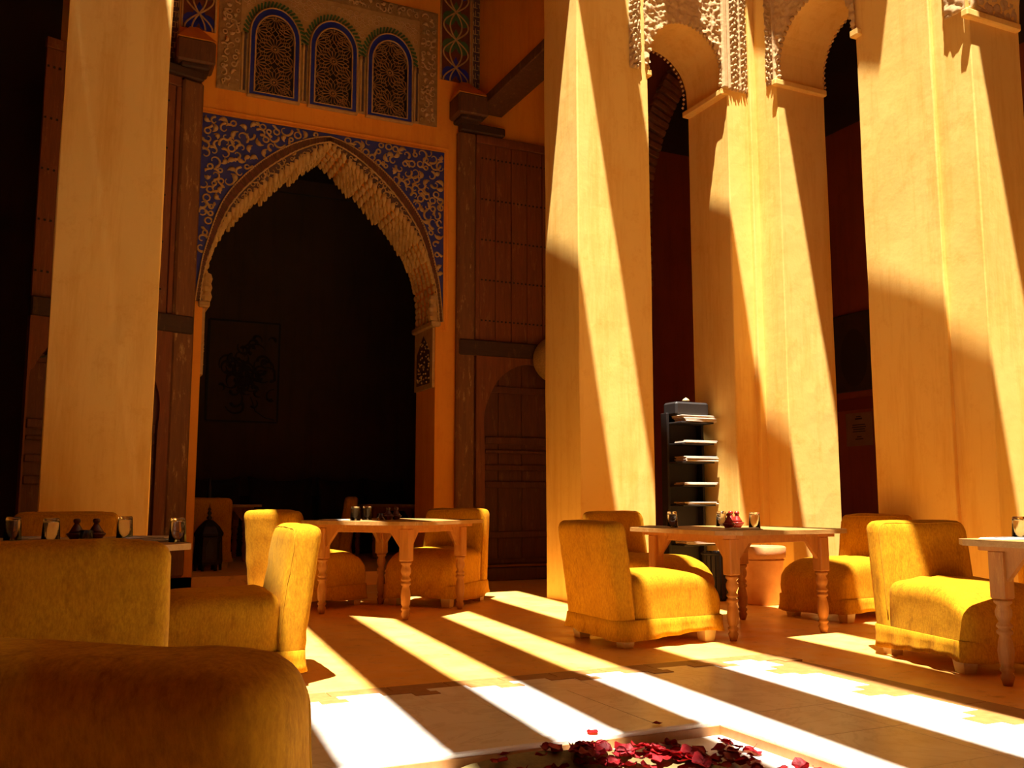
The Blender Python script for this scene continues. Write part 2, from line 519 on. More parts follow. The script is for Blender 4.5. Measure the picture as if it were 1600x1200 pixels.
struct('wall_arcade_front', bm, 'red', 'plastered wall above the front arcade')

# plaster ledges under the stucco imposts
def ledge(x0, x1, y0, y1, z):
    bm = BM(); box(bm, ((x0+x1)/2, (y0+y1)/2, z), (x1-x0, y1-y0, .07), None, .012)
    return bm
k = 1
for a in ((5.13, 5.20, YA0-.012, YA1, 5.29), (6.07, 6.17, YA0-.012, YA1, 5.27), (6.44, 7.15, 7.22, 7.29, 5.28), (6.44, 6.60, 6.10, 6.20, 5.30), (6.46, 7.12, 4.95, 5.02, 4.93)):
    o = struct('trim_%d' % k, ledge(*a), 'ochre', ['thin plaster ledge at the foot of the stucco beside the first column',
        'thin plaster ledge under the small carved arch on the corner column', 'plaster ledge on the shaded inner face of the corner column',
        'short plaster ledge high on the wide right column', 'plaster ledge under the carved panel at the upper right corner'][k-1]); k += 1

# ------------------------------------------------------------------ carved stucco (raking relief)
def relief(u, v, seed):
    p = Vector((u*11+seed, v*11, seed))
    d, _ = noise.voronoi(p)
    a = min(1, max(0, (d[1]-d[0])*2.6))
    b = noise.noise(Vector((u*34, v*34, seed)))
    return .62*a + .38*max(0, min(1, .5+b*1.3))

def carved(name, parent, mapf, u0, u1, v0, v1, keep, step, depth, seed, bands=(), mat='stucco'):
    bm = BM(); nu = int((u1-u0)/step); nv = int((v1-v0)/step); g = {}
    def V(i, j):
        if (i, j) in g: return g[(i, j)]
        u = u0+(u1-u0)*i/nu; v = v0+(v1-v0)*j/nv
        h = relief(u, v, seed)
        for a, b, mode in bands:
            if a <= u <= b:
                e = min(u-a, b-u)
                if mode == 'rib': h = 1.0 if e > .006 else .2
                elif mode == 'text':
                    w = math.sin(u*150+2.5*math.sin(v*31))+math.sin(v*95+2*math.sin(u*60))
                    h = .95 if w > .25 else .05
        if i in (0, nu) or j in (0, nv): h = 0
        g[(i, j)] = bm.verts.new(mapf(u, v, .004+depth*h)); return g[(i, j)]
    for i in range(nu):
        for j in range(nv):
            u = u0+(u1-u0)*(i+.5)/nu; v = v0+(v1-v0)*(j+.5)/nv
            if keep(u, v): bm.faces.new([V(i, j), V(i+1, j), V(i+1, j+1), V(i, j+1)])
    o = finish(bm, name, mat, parent, True)
    return o

def lobed(u, v, cx, zc, r, n=26, zlow=-9):
    """outside a lobed round arch"""
    dx, dz = u-cx, v-zc
    if dz < 0: return abs(dx) > r*(1-.035*abs(math.sin(v*34)))
    a = math.atan2(dz, dx)
    return math.hypot(dx, dz) > r*(1-.05*abs(math.sin(a*n/2)))

st = WAB
def mA(u, v, h): return (u, YA0-h, v)
carved('arch_surround', st, mA, 4.93, 6.42, 5.30, 7.2, lambda u, v: (u > 5.10 or u < 5.06) and not (5.10 < u < 6.08 and not lobed(u, v, 5.62, 5.47, .47)) and (u > 5.16 or v > 5.36 or u < 5.1),
       .0125, .034, 3.1, [(6.20, 6.30, 'text'), (6.34, 6.41, 'text'), (6.165, 6.195, 'rib'), (6.305, 6.335, 'rib'), (4.94, 5.05, 'text'), (6.08, 6.16, 'rib')])
def fringe(parent, pts_fn, n, sz, mat='stucco', nm='scalloped_fringe'):
    bm = BM()
    for i in range(n):
        p, q = pts_fn(i/(n-1))
        lathe(bm, [(0, -sz), (sz*.8, -sz*.6), (sz, 0), (sz*.8, sz*.6), (0, sz)], 6, p)
        lathe(bm, [(0, -sz*.8), (sz*.7, 0), (0, sz*.8)], 6, q)
    tag(finish(bm, nm, mat, parent, True), kind='stuff')
def fA(t):
    a = -.25+(PI+.5)*t; x = 5.62-.475*math.cos(a); z = 5.47+.475*math.sin(a)
    return (x, YA0+.012, z), (x, YA1-.01, z)
fringe(st, fA, 34, .026)
st = WAR
def mB(u, v, h): return (XR0-h, u, v)
carved('arch_surround', st, mB, 6.04, 7.42, 5.30, 7.2, lambda u, v: not (6.16 < u < 7.26 and not lobed(u, v, 6.725, 5.45, .52)) and u > 6.165,
       .0135, .030, 8.3, [(7.30, 7.40, 'text'), (7.265, 7.295, 'rib')])
def fB(t):
    a = -.2+(PI+.4)*t; y = 6.725+.525*math.cos(a); z = 5.45+.525*math.sin(a)
    return (XR0+.012, y, z), (XR1-.01, y, z)
fringe(st, fB, 34, .026)
carved('side_panel', st, lambda u, v, h: (XR0-h, u, v), 5.0, 5.20, 4.97, 6.6, lambda u, v: True, .0135, .022, 1.7)
carved('jamb_panel', st, lambda u, v, h: (u, 4.996-h, v), 6.52, 7.12, 4.97, 6.6, lambda u, v: True, .0135, .022, 5.7)

# ------------------------------------------------------------------ outer walls, gallery roof, slatted court cover
AC = 2.59   # middle of the great arch
half = crv([(1.35, 3.1), (1.35, 3.3), (1.32, 3.55), (1.23, 3.87), (1.03, 4.22), (.73, 4.52), (.39, 4.83), (.14, 5.02), (0, 5.11)], 6)
arch = [(AC-d, z) for d, z in half] + [(AC+d, z) for d, z in half[::-1]][1:]
bm = BM()
op = [(AC-1.35, 0)] + arch + [(AC+1.35, 0)]
prism(bm, [[(-.30, 0)] + op + [(6.9, 0), (6.9, 8.2), (-.30, 8.2)]], YW0, YW1)
WB = struct('wall_back', bm, 'orange', 'orange plaster wall with the great pointed arch')
bm = BM(); bx(bm, -4.5, -.30, YW0, YW1, 0, 8.2); struct('wall_back_left', bm, 'near_black', 'end of the back wall behind the left column, coloured near black for shade')  # continues the orange wall; the gallery shade is put into its colour
# right stretch of the back wall with a niche under a brick arch
nin = crv([(7.02, 3.6), (7.03, 4.9), (7.16, 5.65), (7.46, 6.42), (7.80, 6.95), (8.4, 7.35)], 6)
bm = BM()
prism(bm, [[(6.9, 0), (7.02, 0)] + nin + [(9.0, 7.5), (9.5, 7.5), (9.5, 8.2), (6.9, 8.2)]], YW0, YW1)
bm2 = BM(); bx(bm2, 6.9, 9.8, YW1, YW1+.1, 0, 6.1)
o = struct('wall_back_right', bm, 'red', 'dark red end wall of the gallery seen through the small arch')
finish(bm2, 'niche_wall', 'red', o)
bm2 = BM(); bx(bm2, 6.9, 9.8, YW1, YW1+.1, 6.1, 8.2); finish(bm2, 'niche_tympanum', 'near_black', o)
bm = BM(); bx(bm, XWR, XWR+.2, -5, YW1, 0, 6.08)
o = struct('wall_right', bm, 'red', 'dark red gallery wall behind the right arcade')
bm = BM(); bx(bm, XWR, XWR+.2, -5, YW1, 6.08, 8.2); finish(bm, 'upper_wall', 'near_black', o)
bm = BM(); bx(bm, -4.7, -4.5, -5, YW1, 0, 8.2); struct('wall_left', bm, 'near_black', 'wall of the left gallery, coloured near black for its deep shade')  # deep shade of the left gallery is painted into this wall's colour
bm = BM(); bx(bm, -4.7, XWR+.2, -5.2, -5, 0, 8.2); struct('wall_front', bm, 'red', 'dark red wall behind the viewer')
# transverse walls in the back gallery beside the first column
bm = BM(); bx(bm, 4.50, 4.80, YA1, YW0, 5.95, 8.0)
o = struct('wall_gallery', bm, 'orange', 'short orange wall bridging the gallery above the wooden door')
bm = BM(); box(bm, (4.64, (YA1+YW0)/2, 5.90), (.36, YW0-YA1, .13), None, .01); finish(bm, 'timber_lintel', 'oldwood', o)
bm = BM(); bx(bm, -.05, .25, YA1, YW0, 5.95, 8.0)
o = struct('wall_gallery', bm, 'orange', 'short wall bridging the gallery behind the left column')
bm = BM(); box(bm, (.10, (YA1+YW0)/2, 5.90), (.36, YW0-YA1, .13), None, .01); finish(bm, 'timber_lintel', 'oldwood', o)
bm = BM()
bx(bm, -4.7, XWR+.2, YA1-.05, YW1, 8.0, 8.2); bx(bm, XR1-.05, XWR+.2, -5.2, YA1, 8.0, 8.2)
bx(bm, -4.7, -2.55, -5.2, YA1, 8.0, 8.2); bx(bm, -2.55, XR1, -5.2, -2.95, 8.0, 8.2)
ceil = struct('ceiling', bm, 'umber', 'dark ceiling over the galleries')
KS, SL = .1635, .09
def gx(u, y): return u - KS*ZS + SL*y
gaps = [(-.045, -.028), (.64, 1.03), (1.50, 1.775), (2.20, 2.50), (3.04, 3.54), (4.15, 4.62), (5.18, 5.66), (6.10, 6.76), (7.15, 7.6)]
edges = [-2.6] + [e for g in gaps[:-1] for e in g] + [7.15, 7.6, 9.6]
for i in range(0, len(edges), 2):
    a, b = edges[i], edges[i+1]
    bm = BM(); a2 = 6.95 if a == 6.76 else a
    prism(bm, [[(gx(a2, -3.2), -3.2), (gx(b, -3.2), -3.2), (gx(b, 8.3), 8.3), (gx(a, 8.3), 8.3), (gx(a, 5.0), 5.0), (gx(a2, 5.0), 5.0)]], ZS, ZS+.10, 'z')
    finish(bm, 'cover_board', 'board', ceil)

bm = BM()
prism(bm, [[(gx(6.09, -3.2), -3.2), (gx(6.43, -3.2), -3.2), (gx(6.43, 5.2), 5.2), (gx(6.09, 5.2), 5.2)]], ZS, ZS+.10, 'z')
finish(bm, 'cover_board', 'board', ceil)

# ------------------------------------------------------------------ dark room behind the arch
bm = BM(); bx(bm, -.2, 5.6, YW0-.0, 15.2, -.1, .15)
o = struct('floor_room', bm, 'floor', 'raised floor of the dark room behind the arch')
bm = BM(); box(bm, (5.0, 10.42, .075), (1.7, .16, .15), None, .01); struct('trim_6', bm, 'oldwood', 'dark wooden sill below the right door leaf')
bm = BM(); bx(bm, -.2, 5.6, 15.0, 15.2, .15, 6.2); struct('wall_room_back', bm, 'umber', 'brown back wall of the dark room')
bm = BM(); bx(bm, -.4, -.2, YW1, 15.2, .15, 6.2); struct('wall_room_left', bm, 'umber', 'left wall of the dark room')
bm = BM(); bx(bm, 5.6, 5.8, YW1, 15.2, .15, 6.2); struct('wall_room_right', bm, 'near_black', 'right wall of the dark room')
bm = BM(); bx(bm, -.4, 5.8, YW1, 15.2, 6.2, 6.4); struct('ceiling_room', bm, 'near_black', 'ceiling of the dark room')

# ------------------------------------------------------------------ great arch: spandrel, ribs, scrolls, muqarnas
ribo = crv([(1.432, 3.1), (1.405, 3.35), (1.35, 3.70), (1.17, 4.28), (.84, 4.71), (.484, 5.0), (.2, 5.14), (0, 5.19)], 6)
ribi = crv([(1.385, 3.1), (1.365, 3.35), (1.30, 3.66), (1.11, 4.20), (.79, 4.62), (.455, 4.91), (.2, 5.06), (0, 5.13)], 6)
def both(h): return [(AC-d, z) for d, z in h] + [(AC+d, z) for d, z in h[::-1]][1:]
SX0, SX1, SZ0, SZ1 = 1.156, 4.024, 3.1, 5.23
yp = YW0
bm = BM(); prism(bm, [both(ribo) + [(SX1, SZ0+.001), (SX1, SZ1), (SX0, SZ1), (SX0, SZ0+.001)]], yp-.02, yp+.002)
spandrel = finish(bm, 'arch_spandrel', 'blue', WB); spandrel['label'] = 'blue spandrel covered with cream arabesque scrolls'
bm = BM(); prism(bm, [both(ribi) + both(half)[::-1]], yp-.022, yp+.002)
inner = finish(bm, 'arch_band', 'brownground', WB); inner['label'] = 'brown arch band with fine cream scrolls'
bm = BM(); prism(bm, [both(ribo) + both(ribi)[::-1]], yp-.03, yp+.002)
rib = finish(bm, 'arch_rib', 'maroon', WB)
for h, r in ((ribo, .011), (ribi, .011)):
    bm = BM(); tube(bm, [(x, yp-.03, z) for x, z in both(h)], r, 5); finish(bm, 'rib_bead', 'scroll', rib, True)
bm = BM()
oo, ii = both(ribo), both(ribi)
for i in range(len(oo)-1):
    for t in (0, .33, .66):
        a = [oo[i][k]*(1-t)+oo[i+1][k]*t for k in (0, 1)]
        j = min(i+1, len(ii)-1); b = [ii[i][k]*(1-t)+ii[j][k]*t for k in (0, 1)]
        j2 = min(i+2, len(ii)-1); b2 = [ii[j][k]*.5+ii[i][k]*.5 for k in (0, 1)]
        bar(bm, (a[0], yp-.03, a[1]), ((b[0]+b2[0])/2, yp-.03, (b[1]+b2[1])/2), .012, .008)
tag(finish(bm, 'rope_twist', 'oldwood', rib), kind='stuff')

def inside(pt, poly):
    x, y = pt; r = False; n = len(poly)
    for i in range(n):
        x1, y1 = poly[i]; x2, y2 = poly[(i+1) % n]
        if (y1 > y) != (y2 > y) and x < (x2-x1)*(y-y1)/(y2-y1)+x1: r = not r
    return r
def pdist(pt, poly, closed=True):
    best = 9; p = Vector(pt)
    for i in range(len(poly) if closed else len(poly)-1):
        a, b = Vector(poly[i]), Vector(poly[(i+1) % len(poly)])
        t = max(0, min(1, (p-a).dot(b-a)/max(1e-9, (b-a).length_squared)))
        best = min(best, (a+(b-a)*t-p).length)
    return best

def scrolls(region, n, sep, size, y, seed, wr=.011, marg=.05):
    R = random.Random(seed); pts = []; bm = BM()
    xs = [p[0] for p in region]; zs = [p[1] for p in region]
    for _ in range(n*40):
        p = (R.uniform(min(xs), max(xs)), R.uniform(min(zs), max(zs)))
        if not inside(p, region) or pdist(p, region) < marg: continue
        if any(math.dist(p, q) < sep for q in pts): continue
        pts.append(p)
        if len(pts) >= n: break
    for px_, pz_ in pts:
        a0 = R.uniform(0, 2*PI); sg = R.choice((-1, 1)); s = R.uniform(*size)
        P = []; rr = []; kind = R.random()
        if kind < .35:   # closed ring with tail
            for k in range(10):
                a = a0+sg*k*.72; P.append((px_+s*.5*math.cos(a), pz_+s*.5*math.sin(a))); rr.append(wr*(.6+.05*k))
            a = a0+sg*7.0; P.append((px_+s*1.1*math.cos(a), pz_+s*1.1*math.sin(a))); rr.append(wr*1.5)
            P.append((px_+s*1.45*math.cos(a+.2), pz_+s*1.45*math.sin(a+.2))); rr.append(wr*.5)
        elif kind < .75:  # S curl with leaf end
            for k in range(14):
                t = k/13; a = a0+sg*4.6*t; r = s*(.28+.75*t)
                P.append((px_+r*math.cos(a), pz_+r*math.sin(a))); rr.append(wr*(.55+1.3*max(0, t-.35)))
            P.append((P[-1][0]+s*.25*math.cos(a0), P[-1][1]+s*.25*math.sin(a0))); rr.append(wr*.3)
        else:            # paisley leaf
            for k in range(9):
                t = k/8; a = a0+sg*1.2*t; r = s*(t-.5)*1.8
                P.append((px_+r*math.cos(a), pz_+r*math.sin(a))); rr.append(wr*(.4+2.0*math.sin(PI*min(1, t*1.05))**1.5))
        ok = [i for i, q in enumerate(P) if inside(q, region)]
        if len(ok) < 4: continue
        i0 = ok[0]; i1 = i0
        while i1+1 in ok: i1 += 1
        if i1-i0 < 3: continue
        tube(bm, [(P[i][0], y, P[i][1]) for i in range(i0, i1+1)], [max(.004, rr[i]) for i in range(i0, i1+1)], 5)
    return bm
reg = [(AC-d, z) for d, z in ribo] + [(AC, SZ1), (SX0, SZ1)]
bm = scrolls(reg, 260, .078, (.045, .078), yp-.022, 3, .013, .035); tag(finish(bm, 'arabesque_scrolls', 'scroll', spandrel, True), kind='stuff')
reg = [(AC+d, z) for d, z in ribo] + [(AC, SZ1), (SX1, SZ1)]
bm = scrolls(reg, 260, .078, (.045, .078), yp-.022, 4, .013, .035); tag(finish(bm, 'arabesque_scrolls', 'scroll', spandrel, True), kind='stuff')
for sg, sd in ((-1, 5), (1, 6)):
    reg = [(AC+sg*d, z) for d, z in ribi] + [(AC+sg*d, z) for d, z in half[::-1]]
    bm = scrolls(reg, 160, .05, (.030, .046), yp-.024, sd, .008, .015); tag(finish(bm, 'fine_scrolls', 'scroll', inner, True), kind='stuff')
# frame moulding round the spandrel
bm = BM()
for o_ in (0, .045):
    tube(bm, [(SX0-.02-o_, yp-.004, SZ0), (SX0-.02-o_, yp-.004, SZ1+.02+o_), (SX1+.02+o_, yp-.004, SZ1+.02+o_), (SX1+.02+o_, yp-.004, SZ0-.1)], .014, 6)
finish(bm, 'frame_moulding', 'orange', WB, True)
# muqarnas pendants under the arch
bm = BM(); RR = random.Random(2)
L_ = both(half); acc = 0; ph = 0
samp = []
for a, b in zip(L_, L_[1:]):
    d = math.dist(a, b); acc += d
    if acc > .052: samp.append(b); acc = 0
n_ = len(samp)
for row, yy in enumerate((YW0+.0, YW0+.14, YW0+.28, YW0+.42, YW0+.55, YW0+.66)):
    for i, (x, z) in enumerate(samp):
        t = abs(i-(n_-1)/2)
        ph = (t*.052 % .34)/.34
        steep = abs(x-AC) > 1.22
        drop = (.06+.10*ph)*(1 if row % 2 == 0 else .82)
        if steep:
            lathe(bm, [(0, -.045), (.026, -.03), (.034, 0), (.026, .03), (0, .045)], 6, (x-math.copysign(.0, x-AC), yy, z))
        else:
            w = .033
            lathe(bm, [(0, -drop), (w*.4, -drop+.012), (w*.55, -drop*.6), (w, -drop*.35), (w*1.05, .025), (0, .03)], 6, (x+RR.uniform(-.004, .004), yy, z))
o = finish(bm, 'muqarnas', 'muq', WB, True); tag(o, 'tan plaster stalactite fringe lining the arch', kind='stuff')
# capitals and jamb panels
for sg in (-1, 1):
    bm = BM(); box(bm, (AC+sg*1.34, (YW0+YW1)/2-.02, 3.07), (.12, YW1-YW0+.07, .07), None, .015)
    for k in range(3): lathe(bm, [(0, -.07), (.05, -.05), (.065, 0), (.05, .05), (0, .07)], 10, (AC+sg*1.32, YW0+.01, 3.16+.10*k))
    finish(bm, 'capital', 'stucco2', WB)
    bm = BM(); bx(bm, AC+sg*1.35-.03, AC+sg*1.35+.03, YW0+.02, YW1-.01, 2.30, 3.03)
    pn = finish(bm, 'jamb_panel', 'stucco2', WB)
    bm = BM(); a = [(YW0+.10, 2.36), (YW1-.1, 2.36), (YW1-.1, 2.75), ((YW0+YW1)/2, 2.97), (YW0+.10, 2.75)]
    prism(bm, [a], AC+sg*1.315, AC+sg*1.33, 'x'); pa = finish(bm, 'panel_arch', 'brownground', pn)
    reg = a
    bm = BM(); Rj = random.Random(9)
    for k in range(60):
        y_, z_ = Rj.uniform(YW0+.11, YW1-.11), Rj.uniform(2.38, 2.9)
        if inside((y_, z_), a): lathe(bm, [(0, -.018), (.02, 0), (0, .018)], 5, (AC+sg*1.318, y_, z_))
    tag(finish(bm, 'panel_carving', 'stucco2', pn), kind='stuff')

# ------------------------------------------------------------------ window panel above the arch
PX0, PX1, PZ0, PZ1 = 1.285, 3.925, 5.55, 7.04
def mW(u, v, h): return (u, YW0-.012-h, v)
bm = BM(); bx(bm, PX0, PX1, YW0-.014, YW0+.002, PZ0, PZ1)
pan = finish(bm, 'window_panel', 'stucco2', WB); pan['label'] = 'carved stucco panel holding three arched lattice windows'
carved('carved_frame', pan, mW, PX0, PX1, PZ0, PZ1, lambda u, v: u < 1.53 or u > 3.68 or v > 6.88, .0135, .010, 4.4, (), 'frameground')
for reg, n_, sd in (([(1.32, 5.58), (1.52, 5.58), (1.52, 7.0), (1.32, 7.0)], 120, 31), ([(3.70, 5.58), (3.90, 5.58), (3.90, 7.0), (3.70, 7.0)], 120, 32), ([(1.54, 6.89), (3.68, 6.89), (3.68, 7.02), (1.54, 7.02)], 120, 33)):
    bm = scrolls(reg, n_, .065, (.035, .055), YW0-.030, sd, .010, .02); tag(finish(bm, 'frame_scrolls', 'stucco', pan, True), kind='stuff')
wins = [1.918, 2.608, 3.305]
def arcshape(cx, hw, z0, zs, hh, n=16):
    return [(cx-hw, z0), (cx-hw, zs)] + [(cx-hw*math.cos(PI*i/n), zs+hh*math.sin(PI*i/n)) for i in range(1, n)] + [(cx+hw, zs), (cx+hw, z0)]
for w_, cx in enumerate(wins):
    outer_ = arcshape(cx, .283, 5.53, 6.27, .35); in_ = arcshape(cx, .222, 5.575, 6.25, .28)
    bm = BM(); prism(bm, [outer_, in_[::-1]], YW0-.045, YW0-.01)
    win = finish(bm, 'window_%d' % (w_+1), 'bluegl', None)
    tag(win, ['leftmost arched lattice window with a blue surround', 'middle arched lattice window with a blue surround', 'rightmost arched lattice window with a blue surround'][w_], None, None, 'structure')
    for shp in (outer_, in_):
        bm = BM(); tube(bm, [(x, YW0-.045, z) for x, z in shp], .010, 6, True); finish(bm, 'window_bead', 'scroll', win, True)
    bm = BM(); prism(bm, [in_], YW0-.018, YW0-.012); finish(bm, 'pane', 'black', win)
    bm = BM(); yl = YW0-.018
    def seg(a, b):
        if inside(a, in_) and inside(b, in_): bar(bm, (a[0], yl, a[1]), (b[0], yl, b[1]), .0048, .012)
    ros = [(cx, 5.73), (cx, 6.13)] + [(cx+s*.222, 5.93) for s in (-1, 1)] + [(cx, 6.51)] + [(cx+s*.222, 6.33) for s in (-1, 1)] + [(cx+s*.222, 5.55) for s in (-1, 1)]
    if w_ == 2: ros = [(a, b+.0) for a, b in ros]
    for rx, rz in ros:
        K = 16
        for q in range(K):
            t = 2*PI*q/K; d = PI/K
            P_ = lambda r, a: (rx+r*math.cos(a), rz+r*math.sin(a))
            seg(P_(.025, t), P_(.060, t+d)); seg(P_(.025, t), P_(.060, t-d))
            seg(P_(.060, t+d), P_(.115, t+d*.8)); seg(P_(.060, t-d), P_(.115, t-d*.8))
            seg(P_(.115, t+d*.8), P_(.145, t)); seg(P_(.115, t-d*.8), P_(.145, t))
            seg(P_(.145, t), P_(.19, t+d)); seg(P_(.145, t), P_(.19, t-d))
        lathe(bm, [(0, -.02), (.018, 0), (0, .02)], 8, (rx, yl-.005, rz)) if inside((rx, rz), in_) else None
    tag(finish(bm, 'lattice', 'lattice', win), kind='stuff')
    bm = BM()
    for q in range(26):
        a = PI*q/25
        bar(bm, (cx-.305*math.cos(a), YW0-.014, 6.27+.375*math.sin(a)), (cx-.36*math.cos(a+.09), YW0-.014, 6.27+.44*math.sin(a+.09)), .022, .014)
    finish(bm, 'green_hood', 'green', win)
    bm = BM(); box(bm, (cx, YW0-.03, 5.525), (.6, .05, .03), None, .006); finish(bm, 'window_sill', 'stucco2', win)
for cx in (1.57, 2.263, 2.957, 3.64):
    for dx in (-.022, .022):
        bm = BM(); lathe(bm, [(.016, 0), (.016, .62), (.024, .63), (.024, .69), (0, .70)], 8, (cx+dx*.6, YW0-.018, 5.57))
        finish(bm, 'colonnette', 'stucco2' if dx < 0 else 'brownground', pan, True)
bm = BM()
for i in range(30):
    for j in range(7):
        x = 1.58+i*.072+(.036 if j % 2 else 0); z = 6.40+j*.066
        if x > 3.64: continue
        if any((abs(x-cx) < .40 and ((x-cx)/.40)**2+((z-6.27)/.49)**2 < 1) for cx in wins): continue
        tube(bm, [(x+.030*math.cos(a*PI/4), YW0-.016, z+.030*math.sin(a*PI/4)) for a in range(8)], .006, 4, True)
tag(finish(bm, 'scale_pattern', 'stucco', pan), kind='stuff')

def interlace(cx, w, z0, z1, label):
    bm = BM(); bx(bm, cx-w/2, cx+w/2, YW0-.012, YW0+.002, z0, z1)
    o = finish(bm, 'interlace_panel', 'maroon', WB); o['label'] = label
    per = .46; i = 0; z = z0+.06
    cols = ['bluegl', 'green', 'green', 'maroon']
    while z < z1-.05:
        mt = cols[i % 3]
        for sx in (-1, 1):
            bm = BM(); prism(bm, [[(cx+sx*w*.24+.085*math.cos(a*PI/6), z+.03+.095*math.sin(a*PI/6)) for a in range(12)]], YW0-.018, YW0-.012)
            finish(bm, 'glass_leaf', mt, o)
        bm = BM(); prism(bm, [[(cx-.07, z+.12), (cx, z+.0), (cx+.07, z+.12), (cx, z+.27)]], YW0-.018, YW0-.012); finish(bm, 'glass_leaf', mt, o)
        z += .37; i += 1
    bm = BM()
    for ph in (0, PI):
        for am in (.42, .2):
            tube(bm, [(cx+w*am*math.cos(2*PI*(zz)/.74+ph), YW0-.018, z0+zz) for zz in [k*.02 for k in range(int((z1-z0)/.02)+1)]], .011, 5)
    for sx in (-1, 1): tube(bm, [(cx+sx*w/2, YW0-.014, z0), (cx+sx*w/2, YW0-.014, z1)], .012, 5)
    finish(bm, 'interlace_ribbon', 'scroll', o, True)
interlace(4.17, .40, 6.19, 7.6, 'interlaced panel of green, blue and maroon leaves right of the windows')
interlace(1.07, .36, 6.19, 7.6, 'interlaced panel of blue and maroon leaves left of the windows')
for cx in (4.465, .80):
    bm = BM(); bx(bm, cx-.07, cx+.07, YW0-.012, YW0+.002, 5.75, 7.7); o = finish(bm, 'fret_strip', 'brownground', WB)
    bm = BM(); z = 5.8; k = 0
    while z < 7.6:
        for a in range(5):
            if a == 2: continue
            bar(bm, (cx-.05+a*.025, YW0-.012, z), (cx-.05+a*.025, YW0-.012, z+.05+.03*((a*7+k*3) % 3)), .008, .006)
        bar(bm, (cx-.05, YW0-.012, z), (cx+.01*(k % 4), YW0-.012, z), .008, .006); bar(bm, (cx, YW0-.012, z+.06), (cx+.05, YW0-.012, z+.06), .008, .006)
        z += .12; k += 1
    for sx in (-1, 1): bar(bm, (cx+sx*.065, YW0-.012, 5.75), (cx+sx*.065, YW0-.012, 7.7), .01, .01)
    tag(finish(bm, 'fret_pattern', 'scroll', o), kind='stuff')

# ------------------------------------------------------------------ corbels and the two great door leaves
for cx, lb in ((4.29, 'old wooden pivot corbel above the right door leaf'), (1.03, 'old wooden pivot corbel above the left door leaf')):
    t = thing('pivot_corbel', lb, 'corbel', (cx, YW0, 5.62))
    bm = BM(); box(bm, (0, -.17, .17), (.40, .34, .26), None, .02); finish(bm, 'corbel_block', 'oldwood', t)
    bm = BM(); box(bm, (0, -.15, .02), (.30, .28, .06), None, .015); finish(bm, 'corbel_foot', 'rail', t)
    bm = BM()
    a = [bm.verts.new(p) for p in ((-.2, -.34, .305), (.2, -.34, .305), (.2, 0, .305), (-.2, 0, .305), (-.04, 0, .60), (.04, 0, .60))]
    for q in ((0, 1, 2, 3), (0, 4, 3), (1, 2, 5), (0, 1, 5, 4), (2, 3, 4, 5)): bm.faces.new([a[i] for i in q])
    finish(bm, 'plaster_cap', 'orange', t)

